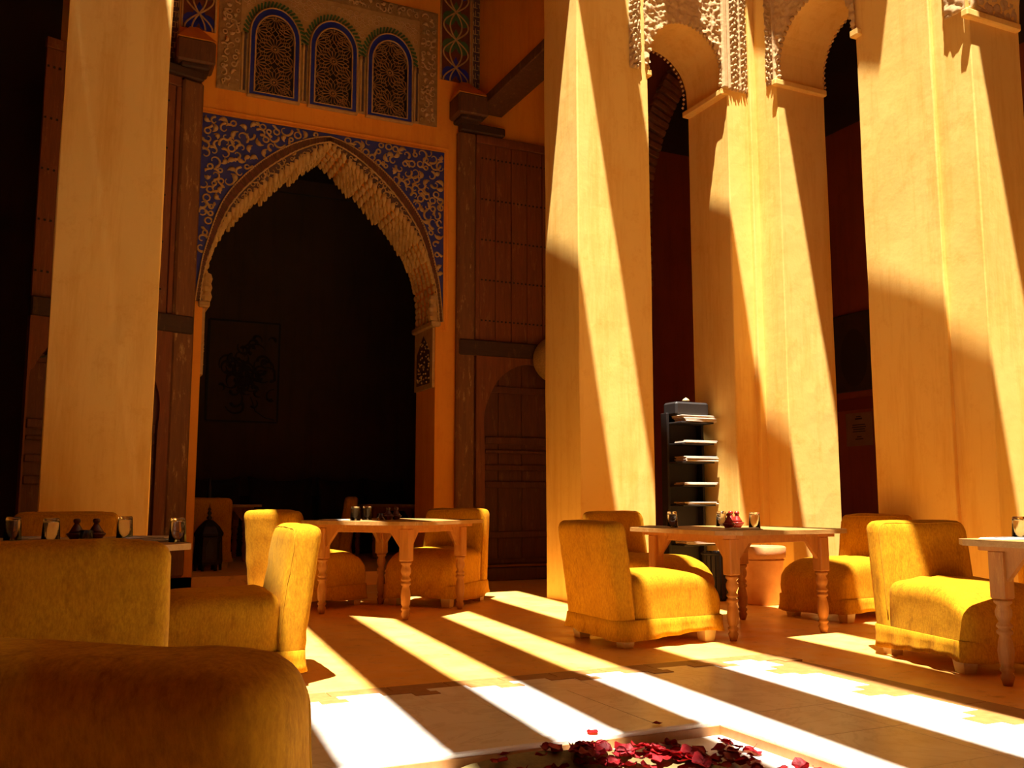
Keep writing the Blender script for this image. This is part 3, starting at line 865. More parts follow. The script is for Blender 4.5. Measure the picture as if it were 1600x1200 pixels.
def door_leaf(label, hinge, dr, rz):
    t = thing('door_leaf', label, 'door', (hinge[0], hinge[1], 0.16), rz)
    w = 1.62
    def X(a, b): return (min(dr*a, dr*b), max(dr*a, dr*b))
    def part(n, a, b, y0, y1, z0, z1, mt, bev=.008, par=None):
        x0, x1 = X(a, b); bm = BM(); box(bm, (0, 0, 0), (x1-x0, y1-y0, z1-z0), None, bev)
        return finish(bm, n, mt, par or t, loc=((x0+x1)/2, (y0+y1)/2, (z0+z1)/2))
    part('post', .0, .24, -.11, -.01, 0, 5.36, 'post', .025)
    part('stile', .245, .30, -.09, -.02, 2.74, 5.25, 'door')
    part('top_cap', .02, .62, -.15, -.02, 5.36, 5.47, 'rail', .015)
    nP = 6; x = .30
    for i in range(nP):
        d = (w-.305)/nP
        part('plank', x+i*d+.003, x+(i+1)*d-.003, -.075+(.004 if i % 2 else 0), -.03, 2.74, 5.25, 'door', .006)
    part('top_rail', .25, w, -.09, -.03, 5.252, 5.36, 'door')
    for z in (5.06, 4.53, 4.01, 3.50, 2.99):
        bm = BM()
        x0, x1 = X(.33, w-.03); xx = x0
        while xx < x1:
            lathe(bm, [(.012, 0), (.009, .006), (0, .010)], 6, (0, 0, 0)) if False else None
            box(bm, (xx, -.079, z), (.018, .012, .018), None, 0); xx += .055
        tag(finish(bm, 'nail_row', 'iron', t), kind='stuff')
    part('lock_rail', .02, w, -.13, -.02, 2.54, 2.735, 'rail', .015)
    # lower frame with the arch of the wicket
    arc = crv([(.36, 0), (.36, 1.35), (.345, 1.78), (.42, 2.05), (.56, 2.28), (.78, 2.43), (.99, 2.47), (1.2, 2.43), (1.42, 2.28), (1.56, 2.05), (1.6, 1.8), (1.6, 0)], 5)
    bm = BM(); prism(bm, [[(dr*a, z) for a, z in [(.245, 0)] + arc + [(w, 0), (w, 2.54), (.245, 2.54)]]], -.13, -.05); finish(bm, 'wicket_frame', 'door', t)
    xs = [.26, .56, .88, 1.22, 1.6]
    wk = part('wicket_panel', .26, w, -.045, -.03, 0.02, 2.53, 'door2', 0)
    for i in range(4):
        x0, x1 = X(xs[i]+.003, xs[i+1]-.003); bm = BM(); box(bm, (0, 0, 0), (x1-x0, .03, 2.48), None, .005)
        finish(bm, 'plank', 'door2', t, loc=((x0+x1)/2, -.058, 1.27))
    for z0, z1 in ((2.10, 2.18), (1.47, 1.56), (1.36, 1.40), (1.15, 1.22), (.94, 1.02), (.34, .42), (.04, .10)):
        part('batten', .37, 1.59, -.105, -.07, z0, z1, 'door2', .008)
    kn = BM(); cxk = dr*1.30
    tube(kn, [(cxk+.05*math.cos(a*PI/6), -.125, 1.18+.05*math.sin(a*PI/6)) for a in range(12)], .010, 6, True)
    lathe(kn, [(0, -.02), (.025, 0), (0, .02)], 8, (cxk, -.115, 1.235))
    finish(kn, 'knocker', 'iron', t, True)
    kn = BM(); cxk = dr*(w-.12)
    tube(kn, [(cxk+.07*math.cos(a*PI/6), -.10, 2.22+.07*math.sin(a*PI/6)) for a in range(12)], .012, 6, True)
    finish(kn, 'ring_handle', 'iron', t, True)
    return t
door_leaf('tall studded red-brown door leaf standing right of the great arch', (4.18, YW0-.005), 1, 0)
door_leaf('tall dark wooden door leaf standing behind the left column', (1.12, YW0-.03), -1, math.radians(17))

# straw hat hanging on the right leaf
t = thing('straw_hat', 'round straw hat hanging on the studded door beside the column', 'hat', (5.46, YW0-.27, 2.68))
bm = BM(); lathe(bm, [(0, 0), (.10, .0), (.12, .004), (.30, .03), (.31, .036), (.12, .016), (0, .012)], 28)
o = finish(bm, 'brim', 'straw', t, True); o.rotation_euler = (math.radians(82), 0, math.radians(-20))
bm = BM(); lathe(bm, [(.12, .01), (.11, .07), (.07, .11), (0, .12)], 24)
o = finish(bm, 'crown', 'straw', t, True); o.rotation_euler = (math.radians(82), 0, math.radians(-20))

# ------------------------------------------------------------------ brick arch in the gallery
t = thing('brick_arch', 'dark brick arch in the gallery seen through the small arch', 'arch', (7.02, YW0, 3.6), kind='structure')
path = nin; acc = 0; br = None
tot = []
for a, b in zip(path, path[1:]):
    m = 6
    for k in range(m): tot.append((a[0]+(b[0]-a[0])*k/m, a[1]+(b[1]-a[1])*k/m))
last = tot[0]
for i in range(1, len(tot)-1):
    if math.dist(tot[i], last) < .10: continue
    tx, tz = tot[i+1][0]-tot[i-1][0], tot[i+1][1]-tot[i-1][1]; ln = math.hypot(tx, tz)
    ang = math.atan2(tz, tx); nx, nz = -tz/ln, tx/ln
    if br is None:
        bm = BM(); box(bm, (0, 0, 0), (.34, .16, .078), None, .008); br = finish(bm, 'brick', 'brick', t)
        o = br
    else: o = inst(br, t)
    o.location = (tot[i][0]+nx*.17-7.02, -.04+.012*((i*7) % 3), tot[i][1]+nz*.17-3.6)
    o.rotation_euler = (0, -(ang-PI/2), 0)
    last = tot[i]

# ------------------------------------------------------------------ slipcovered chairs
def make_chair(seed):
    t = thing('slipper_chair', '', 'chair')
    nz = lambda p, s, k: noise.noise(Vector((p.x*s+seed*5.1+k, p.y*s-seed*3.3, p.z*s+k)))
    def fs(q):
        p = q.copy()
        if q.z > 0: p.z += .022*(1-(q.x/.34)**2)*min(1, q.z/.1)
        f = max(0, q.y-.10)/.26
        if q.z > -.05: p.z -= .10*f*f*max(0, min(1, (q.z+.05)/.2))
        p.y += .03*math.sin(max(0, min(1, (q.z+.19)/.38))*PI)*(1 if q.y > .25 else 0)
        lo = max(0, -.05-q.z)/.14
        p.x *= 1+.02*lo
        w = .012*nz(q, 4, 0)+.003*nz(q, 10, 2)
        fold = .006*math.sin(q.x*40+8*nz(q, 3, 4))*max(0, 1-abs(q.y+.30)/.12)
        p.z += (w*.6+fold) if q.z > .1 else 0
        if abs(q.x) > .27: p.x += math.copysign(w*.7, q.x)
        if q.y > .3: p.y += w
        return p
    bm = BM(); roundbox(bm, (.33, .36, .19), .075, 16, fs)
    finish(bm, 'seat', 'velvet', t, True, loc=(0, .05, .275))
    def fb(q):
        p = q.copy(); zz = q.z+.37
        p.y -= zz*.13; p.x *= 1.02-.05*zz
        p.y += .018*(1-(q.x/.34)**2)*(1 if q.y > 0 else -.35)*max(0, min(1, (q.z+.25)*3))
        w = .008*nz(q, 5, 7)+.005*nz(q, 14, 9)
        if abs(q.y) > .03: p.y += w
        if q.z > .3: p.z += w*.8-.010*(abs(q.x)/.33)**3
        if abs(q.x) > .25: p.x += w*.7
        return p
    bm = BM(); roundbox(bm, (.335, .078, .37), .055, 16, fb)
    finish(bm, 'backrest', 'velvet', t, True, loc=(0, -.345, .465))
    # skirt round the base
    path = []; hx, y0, y1, r = .345, -.435, .425, .05
    for cx, cy, a0 in ((hx-r, y1-r, 0), (-hx+r, y1-r, 90), (-hx+r, y0+r, 180), (hx-r, y0+r, 270)):
        for k in range(5):
            a = math.radians(a0+90*k/4); path.append((cx+r*math.cos(a), cy+r*math.sin(a), math.cos(a), math.sin(a)))
    pts = []
    for i in range(len(path)):
        a, b = path[i], path[(i+1) % len(path)]
        m = max(1, int(math.dist(a[:2], b[:2])/.03))
        for k in range(m): pts.append(tuple(a[j]+(b[j]-a[j])*k/m for j in range(4)))
    bm = BM(); rows = []
    m = len(pts)
    for z, off, wv in ((.185, -.004, 0), (.18, .004, 0), (.14, .006, .3), (.10, .010, .7), (.065, .018, 1), (.066, .010, 1), (.12, -.004, .5)):
        row = []
        for i, (x, y, nx, ny) in enumerate(pts):
            s = i/m*2*PI
            wob = wv*(.012*math.sin(s*17+seed)+.010*noise.noise(Vector((x*9+seed, y*9, 0))))
            lift = wv*(.020*math.sin(s*2+seed*2)+.022*noise.noise(Vector((x*4, y*4, seed*3.0))))
            row.append(bm.verts.new((x+nx*(off+wob), y+ny*(off+wob), max(.012, z+lift))))
        rows.append(row)
    for a, b in zip(rows, rows[1:]):
        for k in range(m): bm.faces.new([a[k], a[(k+1) % m], b[(k+1) % m], b[k]])
    finish(bm, 'skirt', 'velvet', t, True)
    # piping on the edges of the back
    for yo in (.076,):
        bm = BM(); loop = []
        for cx, cz, a0 in ((.335-.06, .37-.06, 0), (-.335+.06, .37-.06, 90)):
            for k in range(6):
                a = math.radians(a0+90*k/5); loop.append((cx+.058*math.cos(a), cz+.058*math.sin(a)))
        loop = [(.333, -.25)] + loop + [(-.333, -.25)]
        P = []
        for i in range(len(loop)-1):
            a, b = loop[i], loop[i+1]; mm = max(1, int(math.dist(a, b)/.06))
            for k in range(mm): P.append((a[0]+(b[0]-a[0])*k/mm, a[1]+(b[1]-a[1])*k/mm))
        P.append(loop[-1])
        tube(bm, [fb(Vector((x*.955, yo*.86, z*.955))) for x, z in P], .0035, 5)
        finish(bm, 'piping', 'piping', t, True, loc=(0, -.345, .465))
    for x in (-.27, .27):
        for y in (-.34, .32):
            bm = BM()
            a = .055; b = .038
            vs = [bm.verts.new((sx*q, sy*q, z)) for q, z in ((a, .13), (b, 0)) for sx, sy in ((-1, -1), (1, -1), (1, 1), (-1, 1))]
            for f in ((0, 1, 2, 3), (7, 6, 5, 4), (0, 4, 5, 1), (1, 5, 6, 2), (2, 6, 7, 3), (3, 7, 4, 0)): bm.faces.new([vs[i] for i in f])
            finish(bm, 'foot', 'cream', t, loc=(x, y, 0))
    return t
protos = [make_chair(i+1) for i in range(3)]; used = [False]*3
def face(fx, fy): return math.atan2(-fx, fy)
def chair(v, x, y, rz, label, sc=(1, 1, 1), z=0):
    if not used[v]:
        o = protos[v]; used[v] = True; o.location = (x, y, z); o.rotation_euler = (0, 0, rz); o['label'] = label; o['group'] = 'mustard slipcovered chairs'; o.scale = sc
        return o
    return copy_tree(protos[v], (x, y, z), rz, label, 'mustard slipcovered chairs', sc)
chair(0, .225, 1.575, face(.60, .80), 'mustard velvet chair in the near left corner, seen from behind', (1, 1, .945))
chair(1, .0, 3.82, face(0, 1), 'mustard chair with its back to us at the left table', (1, 1, .985))
chair(2, .74, 5.31, face(-1, .02), 'chair with a sunlit back standing right of the left table', (1, 1, .985))
chair(0, .02, 6.72, face(0, -1), 'chair at the far side of the left table against the dim column', (1, 1, 1.05))
chair(1, 2.04, 8.66, face(.87, .49), 'chair with one sun stripe on its back left of the diagonal table', (1, 1, 1.04))
chair(2, 3.20, 8.42, face(-.74, -.67), 'chair with a pale back right of the diagonal table', (1, 1, 1.05))
chair(0, 3.67, 5.62, face(1, .03), 'chair turned right in the middle, its orange back shaded', (1, 1, .98))
chair(2, 4.50, 6.78, face(.25, -.97), 'half hidden chair behind the middle table beside the striped column', (1, 1, 1.03))
chair(1, 5.88, 5.98, face(-1, -.10), 'chair between the terracotta pot and the wide right column', (1, 1, 1.0))
chair(0, 4.90, 4.02, face(-.22, -.97), 'sunlit chair in front of the wide column facing the right edge table', (1, 1, .99))
chair(1, 6.12, 4.02, face(-.6, -.8), 'chair just cut by the right picture edge', (1, 1, 1.0))
chair(2, 1.50, 12.25, face(0, 1), 'dim chair beside the dark lantern in the back room', (1, 1, 1), .15)
chair(0, 3.0, 12.3, face(-1, .3), 'dim chair inside the dark room behind the diagonal table', (1, 1, 1.02), .15)

# ------------------------------------------------------------------ tables
def make_table():
    t = thing('dining_table', '', 'table', group='wooden dining tables')
    hw, cl = .62, .13
    oc = lambda h, c: [(-h+c, -h), (h-c, -h), (h, -h+c), (h, h-c), (h-c, h), (-h+c, h), (-h, h-c), (-h, -h+c)]
    bm = BM(); prism(bm, [oc(hw, cl)], .716, .745, 'z')
    bmesh.ops.recalc_face_normals(bm, faces=bm.faces)
    finish(bm, 'table_top', 'top', t)
    bm = BM(); prism(bm, [oc(.525, .06)], .690, .716, 'z'); finish(bm, 'under_frame', 'table', t)
    for a in range(4):
        R = Matrix.Rotation(a*PI/2, 3, 'Z')
        bm = BM(); box(bm, R @ Vector((0, -.425, .672)), (.77, .022, .036), R, .003); finish(bm, 'apron', 'table', t)
    prof = [(0, 0), (.022, 0), (.030, .03), (.036, .055), (.026, .075), (.036, .09), (.036, .105), (.026, .115), (.036, .14), (.041, .21), (.034, .27), (.026, .30), (.040, .315), (.040, .33), (.028, .34), (.040, .355), (.040, .365),
            (.026, .385), (.040, .42), (.042, .45), (.030, .485), (.044, .50), (.044, .515), (.034, .525), (.0, .53)]
    prof = [(r, z*.84) for r, z in prof]
    for x in (-.425, .425):
        for y in (-.425, .425):
            bm = BM(); lathe(bm, prof, 16); box(bm, (0, 0, .565), (.088, .088, .25), None, .008)
            lg = finish(bm, 'leg', 'table', t, False, loc=(x, y, 0))
            for p in lg.data.polygons: p.use_smooth = len(p.vertices) == 4 and p.center.z < .43
            for ax in (0, 1):
                bm = BM(); s = -math.copysign(1, (x, y)[ax])
                tri = [(s*.044, .69), (s*.175, .69), (s*.044, .53)]
                prism(bm, [tri], -.018, .018, 'y' if ax == 0 else 'x'); finish(bm, 'bracket', 'table', lg)
    return t
tb = make_table()
tb.location = (-.06, 5.30, 0); tb['label'] = 'wooden table at the left laid with four upturned glasses'
copy_tree(tb, (2.60, 7.92, 0), math.radians(37), 'diagonal wooden table in front of the great arch', None, (1, 1, 1.05))
copy_tree(tb, (4.57, 5.73, 0), math.radians(3), 'wooden table in the middle with red shakers', None, (1, 1, 1))
copy_tree(tb, (4.88, 3.0, 0), 0, 'wooden table cut by the right picture edge')
copy_tree(tb, (1.75, 13.3, .15), 0, 'dim table inside the dark room on the left')
copy_tree(tb, (4.35, 13.2, .15), 0, 'dim table inside the dark room on the right')

# ------------------------------------------------------------------ table ware
bm = BM(); lathe(bm, [(0, .120), (.033, .120), (.037, .112), (.043, .002), (.043, 0), (.0395, 0), (.034, .098), (.030, .104), (0, .105)], 24)
gl0 = finish(bm, 'glass_tumbler', 'glass', None, True); gl_used = []
def glass(x, y, z, label):
    o = gl0 if not gl_used else inst(gl0)
    gl_used.append(1); o.location = (x, y, z); tag(o, label, 'glass', 'upturned tumblers')
def shaker(x, y, z, mt, label, s=1):
    t = thing('tagine_shaker', label, 'shaker', (x, y, z), 0, 'tagine shaped shakers'); t.scale = (s, s, s)
    bm = BM(); lathe(bm, [(0, 0), (.024, 0), (.030, .008), (.047, .030), (.048, .037), (.040, .040), (0, .040)], 20); finish(bm, 'dish', mt, t, True)
    bm = BM(); lathe(bm, [(0, .038), (.038, .040), (.030, .055), (.016, .078), (.011, .088), (.017, .094), (.018, .104), (.013, .112), (0, .113)], 20); finish(bm, 'lid', mt, t, True)
def jar(x, y, z, label):
    t = thing('candle_jar', label, 'jar', (x, y, z))
    bm = BM(); lathe(bm, [(0, 0), (.030, 0), (.034, .01), (.034, .055), (.029, .055), (.029, .012), (0, .012)], 20); finish(bm, 'jar_glass', 'glass', t, True)
    bm = BM(); lathe(bm, [(0, .013), (.026, .013), (.026, .030), (0, .030)], 16); finish(bm, 'candle', 'napkin', t)
def setting(x, y, z, rz, label):
    t = thing('napkin', label + ' napkin', 'napkin', (x, y, z), rz)
    bm = BM(); box(bm, (0, 0, .003), (.15, .22, .006), None, .002); box(bm, (.004, 0, .008), (.14, .205, .004), None, .002)
    finish(bm, 'napkin_cloth', 'napkin', t)
    for k, (nm, dx) in enumerate((('fork', -.025), ('knife', .02))):
        c = thing(nm, label + ' ' + nm, nm, (0, 0, 0), 0)
        R = Matrix.Rotation(rz, 3, 'Z'); p = R @ Vector((dx, 0, .011)); c.location = (x+p.x, y+p.y, z+p.z); c.rotation_euler = (0, 0, rz)
        bm = BM(); box(bm, (0, -.05, .002), (.010, .12, .003), None, .001); finish(bm, 'handle', 'steel', c)
        bm = BM()
        if nm == 'fork':
            box(bm, (0, .03, .002), (.018, .04, .0025), None, .001)
            for q in range(4): box(bm, (-.0075+q*.005, .072, .002), (.0025, .05, .002))
        else: prism(bm, [[(-.007, .01), (.008, .01), (.008, .09), (.0, .105), (-.007, .10)]], .001, .003, 'z')
        finish(bm, 'tines' if nm == 'fork' else 'blade', 'steel', c)
Z = .745
for x, y, lb in ((-.238, 5.56, 'upturned glass at the far left of the left table'), (-.055, 5.12, 'upturned glass just left of the dark shakers'),
                 (.30, 5.55, 'upturned glass right of the dark shakers'), (.515, 4.99, 'upturned glass at the near right corner of the left table')):
    glass(x, y, Z, lb)
shaker(.060, 5.36, Z, 'darkgl', 'dark tagine shaker on the left table, left of the candle jar')
shaker(.152, 5.36, Z, 'darkgl', 'dark tagine shaker on the left table, right of the candle jar')
jar(.104, 5.30, Z, 'small glass candle jar between the dark shakers')
setting(-.13, 5.70, Z, 1.4, 'far left white'); setting(.42, 5.52, Z, 1.2, 'far right white'); setting(.46, 5.14, Z, .3, 'near corner white')
Z = .745*1.05
glass(2.20, 7.72, Z, 'front upturned glass on the diagonal table'); glass(2.36, 7.92, Z, 'rear upturned glass on the diagonal table')
jar(2.50, 7.98, Z, 'small glass candle jar on the diagonal table')
shaker(2.56, 7.95, Z, 'darkgl', 'dark tagine shaker on the diagonal table nearest its candle jar'); shaker(2.65, 8.0, Z, 'darkgl', 'dark tagine shaker on the diagonal table furthest from its candle jar')
setting(2.04, 7.80, Z, .8, 'diagonal table left white')
Z = .745
glass(4.20, 6.02, Z, 'upturned glass at the left end of the middle table'); glass(4.74, 6.12, Z, 'upturned glass behind the red shakers')
glass(4.60, 5.55, Z, 'upturned glass right of the red shakers')
shaker(4.42, 5.62, Z, 'redgl', 'left red tagine shaker on the middle table'); shaker(4.60, 5.75, Z, 'redgl', 'right red tagine shaker on the middle table', 1.1)
shaker(4.70, 5.95, Z, 'redgl', 'rear red tagine shaker on the middle table', 1.1)
setting(4.10, 6.10, Z, .1, 'middle table left white'); setting(4.36, 5.38, Z, 1.5, 'middle table front white')
glass(4.62, 3.42, Z, 'upturned glass on the table at the right picture edge'); setting(4.50, 3.42, Z, 1.5, 'right edge table white')

# ------------------------------------------------------------------ newspaper rack, pot, basket, wall pictures
t = thing('newspaper_rack', 'tall black newspaper rack standing inside the small arch', 'rack', (5.87, 8.12, 0))
for x in (-.22, .22):
    bm = BM(); box(bm, (x, .075, .93), (.03, .11, 1.86), None, .004); finish(bm, 'side_panel', 'blackwood', t)
bm = BM(); box(bm, (0, .12, .93), (.42, .02, 1.86), None, .003); finish(bm, 'back_panel', 'blackwood', t)
bm = BM(); box(bm, (0, 0, .03), (.42, .24, .06), None, .004); finish(bm, 'plinth', 'blackwood', t)
bm = BM(); box(bm, (0, 0, 1.90), (.42, .24, .14), None, .02); finish(bm, 'rack_top', 'blackwood', t)
bm = BM(); lathe(bm, [(.03, 1.97), (.022, 1.985), (.045, 1.99), (.03, 2.01), (0, 2.03)], 12); finish(bm, 'finial', 'cream', t, True)
levels = [.50, .90, 1.10, 1.34, 1.53, 1.75]
for z in levels:
    bm = BM(); box(bm, (0, -.05, z), (.405, .30, .016), None, .003); finish(bm, 'shelf', 'blackwood', t)
Rn = random.Random(4)
for z, n in zip(levels, (2, 2, 2, 4, 2, 5)):
    lb = {.50: 'lowest', .90: 'fifth', 1.10: 'fourth', 1.34: 'third', 1.53: 'second', 1.75: 'top'}[z]
    for k in range(n):
        bm = BM(); box(bm, (0, 0, 0), (.40, .20, .013), None, .004)
        o = finish(bm, 'newspaper', 'paper', None, loc=(5.87+.02+Rn.uniform(-.015, .03), 8.12-.10+Rn.uniform(-.02, .01), z+.0155+k*.0135), rz=Rn.uniform(-.05, .05))
        nm_ = ['lowest', 'second lowest', 'third lowest', 'fourth lowest', 'fifth'][k] if k < n-1 else 'uppermost'
        tag(o, '%s folded newspaper in the pile on the %s shelf of the black rack' % (nm_, lb), 'newspaper', 'newspapers on the %s rack shelf' % lb)

t = thing('terracotta_pot', 'large terracotta pot under the middle table by the corner column', 'pot', (5.88, 7.02, 0))
bm = BM(); lathe(bm, [(0, 0), (.155, 0), (.165, .02), (.205, .42), (.225, .43), (.228, .52), (.215, .53), (.195, .52), (.19, .45), (0, .45)], 32)
finish(bm, 'pot_body', 'terra', t, True)
bm = BM(); lathe(bm, [(.205, .40), (.214, .405), (.206, .41)], 32); finish(bm, 'pot_ring', 'terra', t, True)
bm = BM(); lathe(bm, [(0, .49), (.1, .495), (.19, .48)], 24); finish(bm, 'pot_soil', 'soil', t, True)
t = thing('slatted_basket', 'dark slatted basket behind the leg of the middle table', 'basket', (5.72, 7.48, 0))
for k in range(18):
    a = 2*PI*k/18; bm = BM(); box(bm, (.125*math.cos(a), .125*math.sin(a), .23), (.012, .036, .46), Matrix.Rotation(a, 3, 'Z'), .002); finish(bm, 'slat', 'blackwood', t)
bm = BM(); tube(bm, [(.135*math.cos(2*PI*k/24), .135*math.sin(2*PI*k/24), .44) for k in range(24)], .012, 6, True); finish(bm, 'rim', 'blackwood', t, True)
bm = BM(); lathe(bm, [(0, .01), (.118, .01), (.118, .03), (0, .03)], 24); finish(bm, 'base', 'blackwood', t)

t = thing('painting', 'dark painting on the red wall between the right columns', 'painting', (XWR-.002, 9.33, 2.93))
bm = BM(); box(bm, (-.02, 0, 0), (.04, .80, 1.06), None, .01); finish(bm, 'canvas', 'canvas', t)
bm = BM(); lathe(bm, [(0, -.004), (.30, 0), (0, .004)], 20); o = finish(bm, 'painted_figure', 'ink', t); o.rotation_euler = (0, PI/2, 0); o.location = (-.042, -.05, -.08); o.scale = (1.3, .8, 1)
bm = BM(); box(bm, (-.006, 0, -.70), (.012, 1.0, .16), None, .002)
o = finish(bm, 'red_band', 'redband', t)
t = thing('menu_sheet', 'pale printed menu sheet pinned to the red wall between the columns', 'menu', (XWR-.002, 9.28, 1.89))
bm = BM(); box(bm, (-.004, 0, 0), (.006, .46, .44), None, 0); finish(bm, 'sheet', mat_simple('dim_sheet', (.30, .16, .08), .9, (.26, .13, .06), 5), t)
bm = BM()
for k, (w, z) in enumerate(((.08, .17), (.12, .14), (.22, .06), (.24, .03), (.20, 0), (.22, -.03), (.08, -.10), (.14, -.13))): box(bm, (-.009, 0, z), (.002, w, .012 if k != 1 else .022))
tag(finish(bm, 'print_lines', 'ink', t), kind='stuff')

# ------------------------------------------------------------------ things inside the dark room
t = thing('framed_drawing', 'framed dark plant drawing on the wall of the dark room', 'picture', (2.42, 14.99, 2.96))
bm = BM(); bx(bm, -.53, .53, -.02, 0, -.78, .78); finish(bm, 'backing', 'umber', t)
bm = BM()
for a, b in (((-.54, -.79), (.54, -.79)), ((.54, -.79), (.54, .79)), ((.54, .79), (-.54, .79)), ((-.54, .79), (-.54, -.79))): bar(bm, (a[0], -.0, a[1]), (b[0], 0, b[1]), .03, .035)
finish(bm, 'frame', 'blackwood', t)
bm = BM(); Rd = random.Random(12)
for k in range(60):
    x, z = Rd.gauss(.05, .16), Rd.gauss(.0, .32); a0 = Rd.uniform(0, 2*PI); s = Rd.uniform(.05, .16); sg = Rd.choice((-1, 1))
    P = [(x+s*(.3+t_/10)*math.cos(a0+sg*t_*.35), -.022, z+s*(.3+t_/10)*math.sin(a0+sg*t_*.35)) for t_ in range(11)]
    P = [p for p in P if abs(p[0]) < .5 and abs(p[2]) < .74]
    if len(P) > 3: tube(bm, P, [.03*(1-i/len(P))+.004 for i in range(len(P))], 5)
tube(bm, [(.12, -.022, -.4), (.2, -.022, -.62), (.35, -.022, -.72), (.5, -.022, -.75)], .012, 5)
tag(finish(bm, 'drawn_leaves', 'ink', t), kind='stuff')
bm = BM(); tube(bm, [(-.2+5.8*k/10, 12.9, 5.30-.05*math.sin(PI*k/10)) for k in range(11)], .012, 5)
tag(finish(bm, 'hanging_wire', 'ink', None), 'thin dark wire strung across the top of the dark room', 'wire')
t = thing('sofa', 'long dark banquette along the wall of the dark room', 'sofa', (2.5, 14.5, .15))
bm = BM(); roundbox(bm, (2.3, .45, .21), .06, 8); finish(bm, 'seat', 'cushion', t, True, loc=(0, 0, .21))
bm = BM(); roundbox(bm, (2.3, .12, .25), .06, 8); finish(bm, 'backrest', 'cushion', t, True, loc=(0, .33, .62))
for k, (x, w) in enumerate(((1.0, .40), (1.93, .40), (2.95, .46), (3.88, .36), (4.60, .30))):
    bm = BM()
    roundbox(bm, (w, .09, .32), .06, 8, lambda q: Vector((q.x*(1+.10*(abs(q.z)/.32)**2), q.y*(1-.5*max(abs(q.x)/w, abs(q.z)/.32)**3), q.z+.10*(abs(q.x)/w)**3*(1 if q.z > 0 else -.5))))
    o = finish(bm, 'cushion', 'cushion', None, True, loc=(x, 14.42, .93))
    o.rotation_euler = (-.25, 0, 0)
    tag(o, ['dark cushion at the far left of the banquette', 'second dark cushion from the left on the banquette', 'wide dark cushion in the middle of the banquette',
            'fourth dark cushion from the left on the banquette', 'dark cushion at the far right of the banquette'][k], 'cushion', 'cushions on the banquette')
t = thing('bottle', 'dark bottle on the dim left table in the dark room', 'bottle', (1.72, 13.0, .895))
bm = BM(); lathe(bm, [(0, 0), (.04, 0), (.042, .02), (.042, .18), (.016, .26), (.014, .33)], 16); finish(bm, 'bottle_body', 'black', t, True)
bm = BM(); lathe(bm, [(.018, .325), (.018, .35), (0, .352)], 12); finish(bm, 'cap', 'iron', t, True)
t = thing('lantern', 'dark pointed metal lantern standing in the arch doorway', 'lantern', (1.52, 11.42, .15))
bm = BM()
for k, (r, z) in enumerate(((.15, .06), (.165, .10), (.15, .38))): pass
lathe(bm, [(0, .07), (.16, .07), (.165, .10), (.15, .38), (.165, .40), (.165, .42)], 6); finish(bm, 'body', 'iron', t)
bm = BM(); lathe(bm, [(.17, .42), (.12, .50), (.06, .56), (.03, .58), (0, .58)], 6); finish(bm, 'roof', 'iron', t)
bm = BM(); lathe(bm, [(.012, .57), (.035, .60), (.012, .63), (.028, .655), (.010, .68), (.020, .70), (.006, .72), (0, .78)], 10); finish(bm, 'finial', 'iron', t, True)
for k in range(6):
    a = 2*PI*k/6; bm = BM(); box(bm, (.14*math.cos(a), .14*math.sin(a), .037), (.03, .03, .075), Matrix.Rotation(a, 3, 'Z'), .004); finish(bm, 'foot', 'iron', t)
    bm = BM(); a += PI/6; prism(bm, [[(-.04, .14), (.04, .14), (.04, .28), (0, .35), (-.04, .28)]], -.004, .004)
    o = finish(bm, 'pane', 'black', t); o.rotation_euler = (0, 0, a-PI/2+PI); o.location = (.142*math.cos(a), .142*math.sin(a), 0)

# ------------------------------------------------------------------ fountain bowl and rose petals
t = thing('fountain_bowl', 'low mossy stone bowl in the sunk basin strewn with petals', 'fountain', (1.55, 2.62, -.045))
bm = BM()
n = 24; prof = [(.20, 0), (.30, .01), (.46, .045), (.52, .07), (.535, .085), (.52, .095), (.44, .075), (.25, .05), (0, .045)]
rings = []
for r, z in prof:
    rings.append([bm.verts.new((r*(1+.035*abs(math.cos(6*PI*2*i/96)))*math.cos(2*PI*i/96), r*(1+.035*abs(math.cos(6*PI*2*i/96)))*math.sin(2*PI*i/96), z)) for i in range(96)])
for a, b in zip(rings, rings[1:]):
    for i in range(96): bm.faces.new([a[i], a[(i+1) % 96], b[(i+1) % 96], b[i]])
bmesh.ops.remove_doubles(bm, verts=bm.verts, dist=1e-5)
finish(bm, 'bowl', 'moss', t, True)
bm = BM(); lathe(bm, [(.06, .04), (.05, .09), (.07, .12), (0, .125)], 16); finish(bm, 'spout', 'moss', t, True)
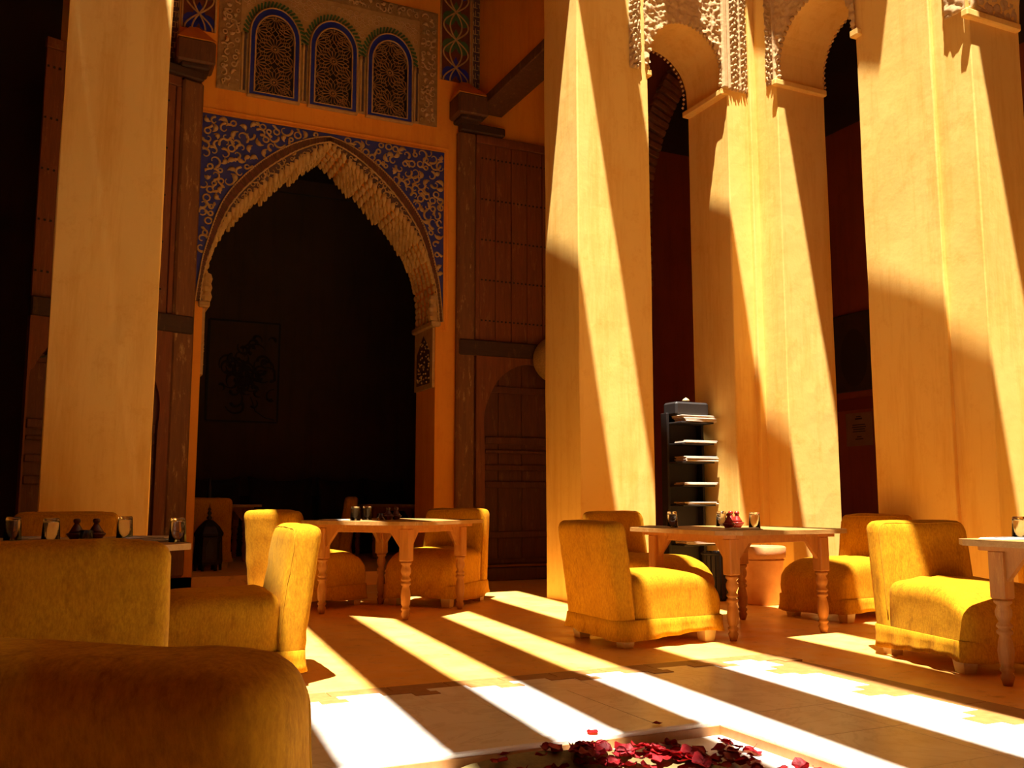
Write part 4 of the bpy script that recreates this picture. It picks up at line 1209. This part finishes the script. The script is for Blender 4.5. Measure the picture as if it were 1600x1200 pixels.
def petal_mesh(seed, mt):
    R = random.Random(seed); bm = BM(); n = 12; rows = []
    cup = R.uniform(.25, .6); nt_ = R.uniform(.05, .25)
    c = bm.verts.new((0, 0, .006)); prev = [c]*n
    for r in (.35, .7, 1.0):
        row = []
        for i in range(n):
            a = 2*PI*i/n; rr = r*(1-nt_*max(0, math.cos(a))**6)*(1-.22*max(0, -math.cos(a)))*(1+R.uniform(-.05, .05))
            x, y = .028*rr*math.cos(a), .024*rr*math.sin(a)
            row.append(bm.verts.new((x, y, .006+cup*.010*r*r*(1+.8*math.sin(3*a+seed))*(1 if r < 1 else 1.2)+R.uniform(0, .003))))
        if prev[0] is c:
            for i in range(n): bm.faces.new([c, row[i], row[(i+1) % n]])
        else:
            for i in range(n): bm.faces.new([prev[i], row[i], row[(i+1) % n], prev[(i+1) % n]])
        prev = row
    bmesh.ops.solidify(bm, geom=list(bm.faces), thickness=.0012)
    return finish(bm, 'rose_petal', mt, None, True)
kinds = [petal_mesh(i+1, 'petal1' if i % 3 else 'petal2') for i in range(6)]; firsts = [True]*6
def petal(x, y, z, sc, rot, lab):
    k = Rp.randrange(6)
    if firsts[k]: o = kinds[k]; firsts[k] = False
    else: o = inst(kinds[k])
    o.location = (x, y, z); o.rotation_euler = rot; o.scale = (sc, sc, sc); tag(o, lab, 'petal', 'rose petals in the sunk basin')
Rp = random.Random(21)
LB = 'crimson rose petal lying in the white sunk basin'
cnt = 0
while cnt < 235:
    m_ = Rp.random()
    if m_ < .68: x, y = Rp.gauss(2.16, .24), Rp.gauss(3.04, .15)
    elif m_ < .9: x, y = Rp.gauss(1.78, .14), Rp.gauss(3.08, .10)
    else: x, y = Rp.uniform(1.35, 2.55), Rp.uniform(2.75, 3.36)
    if not (1.38 < x < 2.56 and 2.7 < y < 3.365): continue
    d = math.hypot(x-1.55, y-2.62)
    z = -.044 if d > .58 else (.05 if d > .40 else .025)
    if .50 < d < .60: z = .045 if d < .555 else -.044
    petal(x, y, z+Rp.choice((0, 0, .006, .012)), Rp.uniform(.9, 1.55), (Rp.uniform(-.35, .35), Rp.uniform(-.35, .35), Rp.uniform(0, 6.28)), LB)
    cnt += 1
for x, y in ((2.30, 3.43), (1.98, 3.425)):
    petal(x, y, .012, 1.0, (0, .1, Rp.uniform(0, 6)), 'crimson rose petal on the kerb of the sunk basin')
for k in range(9):
    o = inst(kinds[0]); o.location = (Rp.gauss(1.86, .12), Rp.gauss(3.03, .05), .0+.012*(k % 2)-.03); o.scale = (1.2,)*3; o.rotation_euler = (.2, .1, Rp.uniform(0, 6))
    o.data = kinds[1].data.copy() if k == 0 else ym
    if k == 0: ym = o.data; ym.materials[0] = M['yellowpetal']
    tag(o, 'pale yellow petal among the crimson petals of the basin', 'petal', 'yellow petals in the sunk basin')
for o, u_ in zip(protos, used):
    if not u_: raise RuntimeError('unused chair')
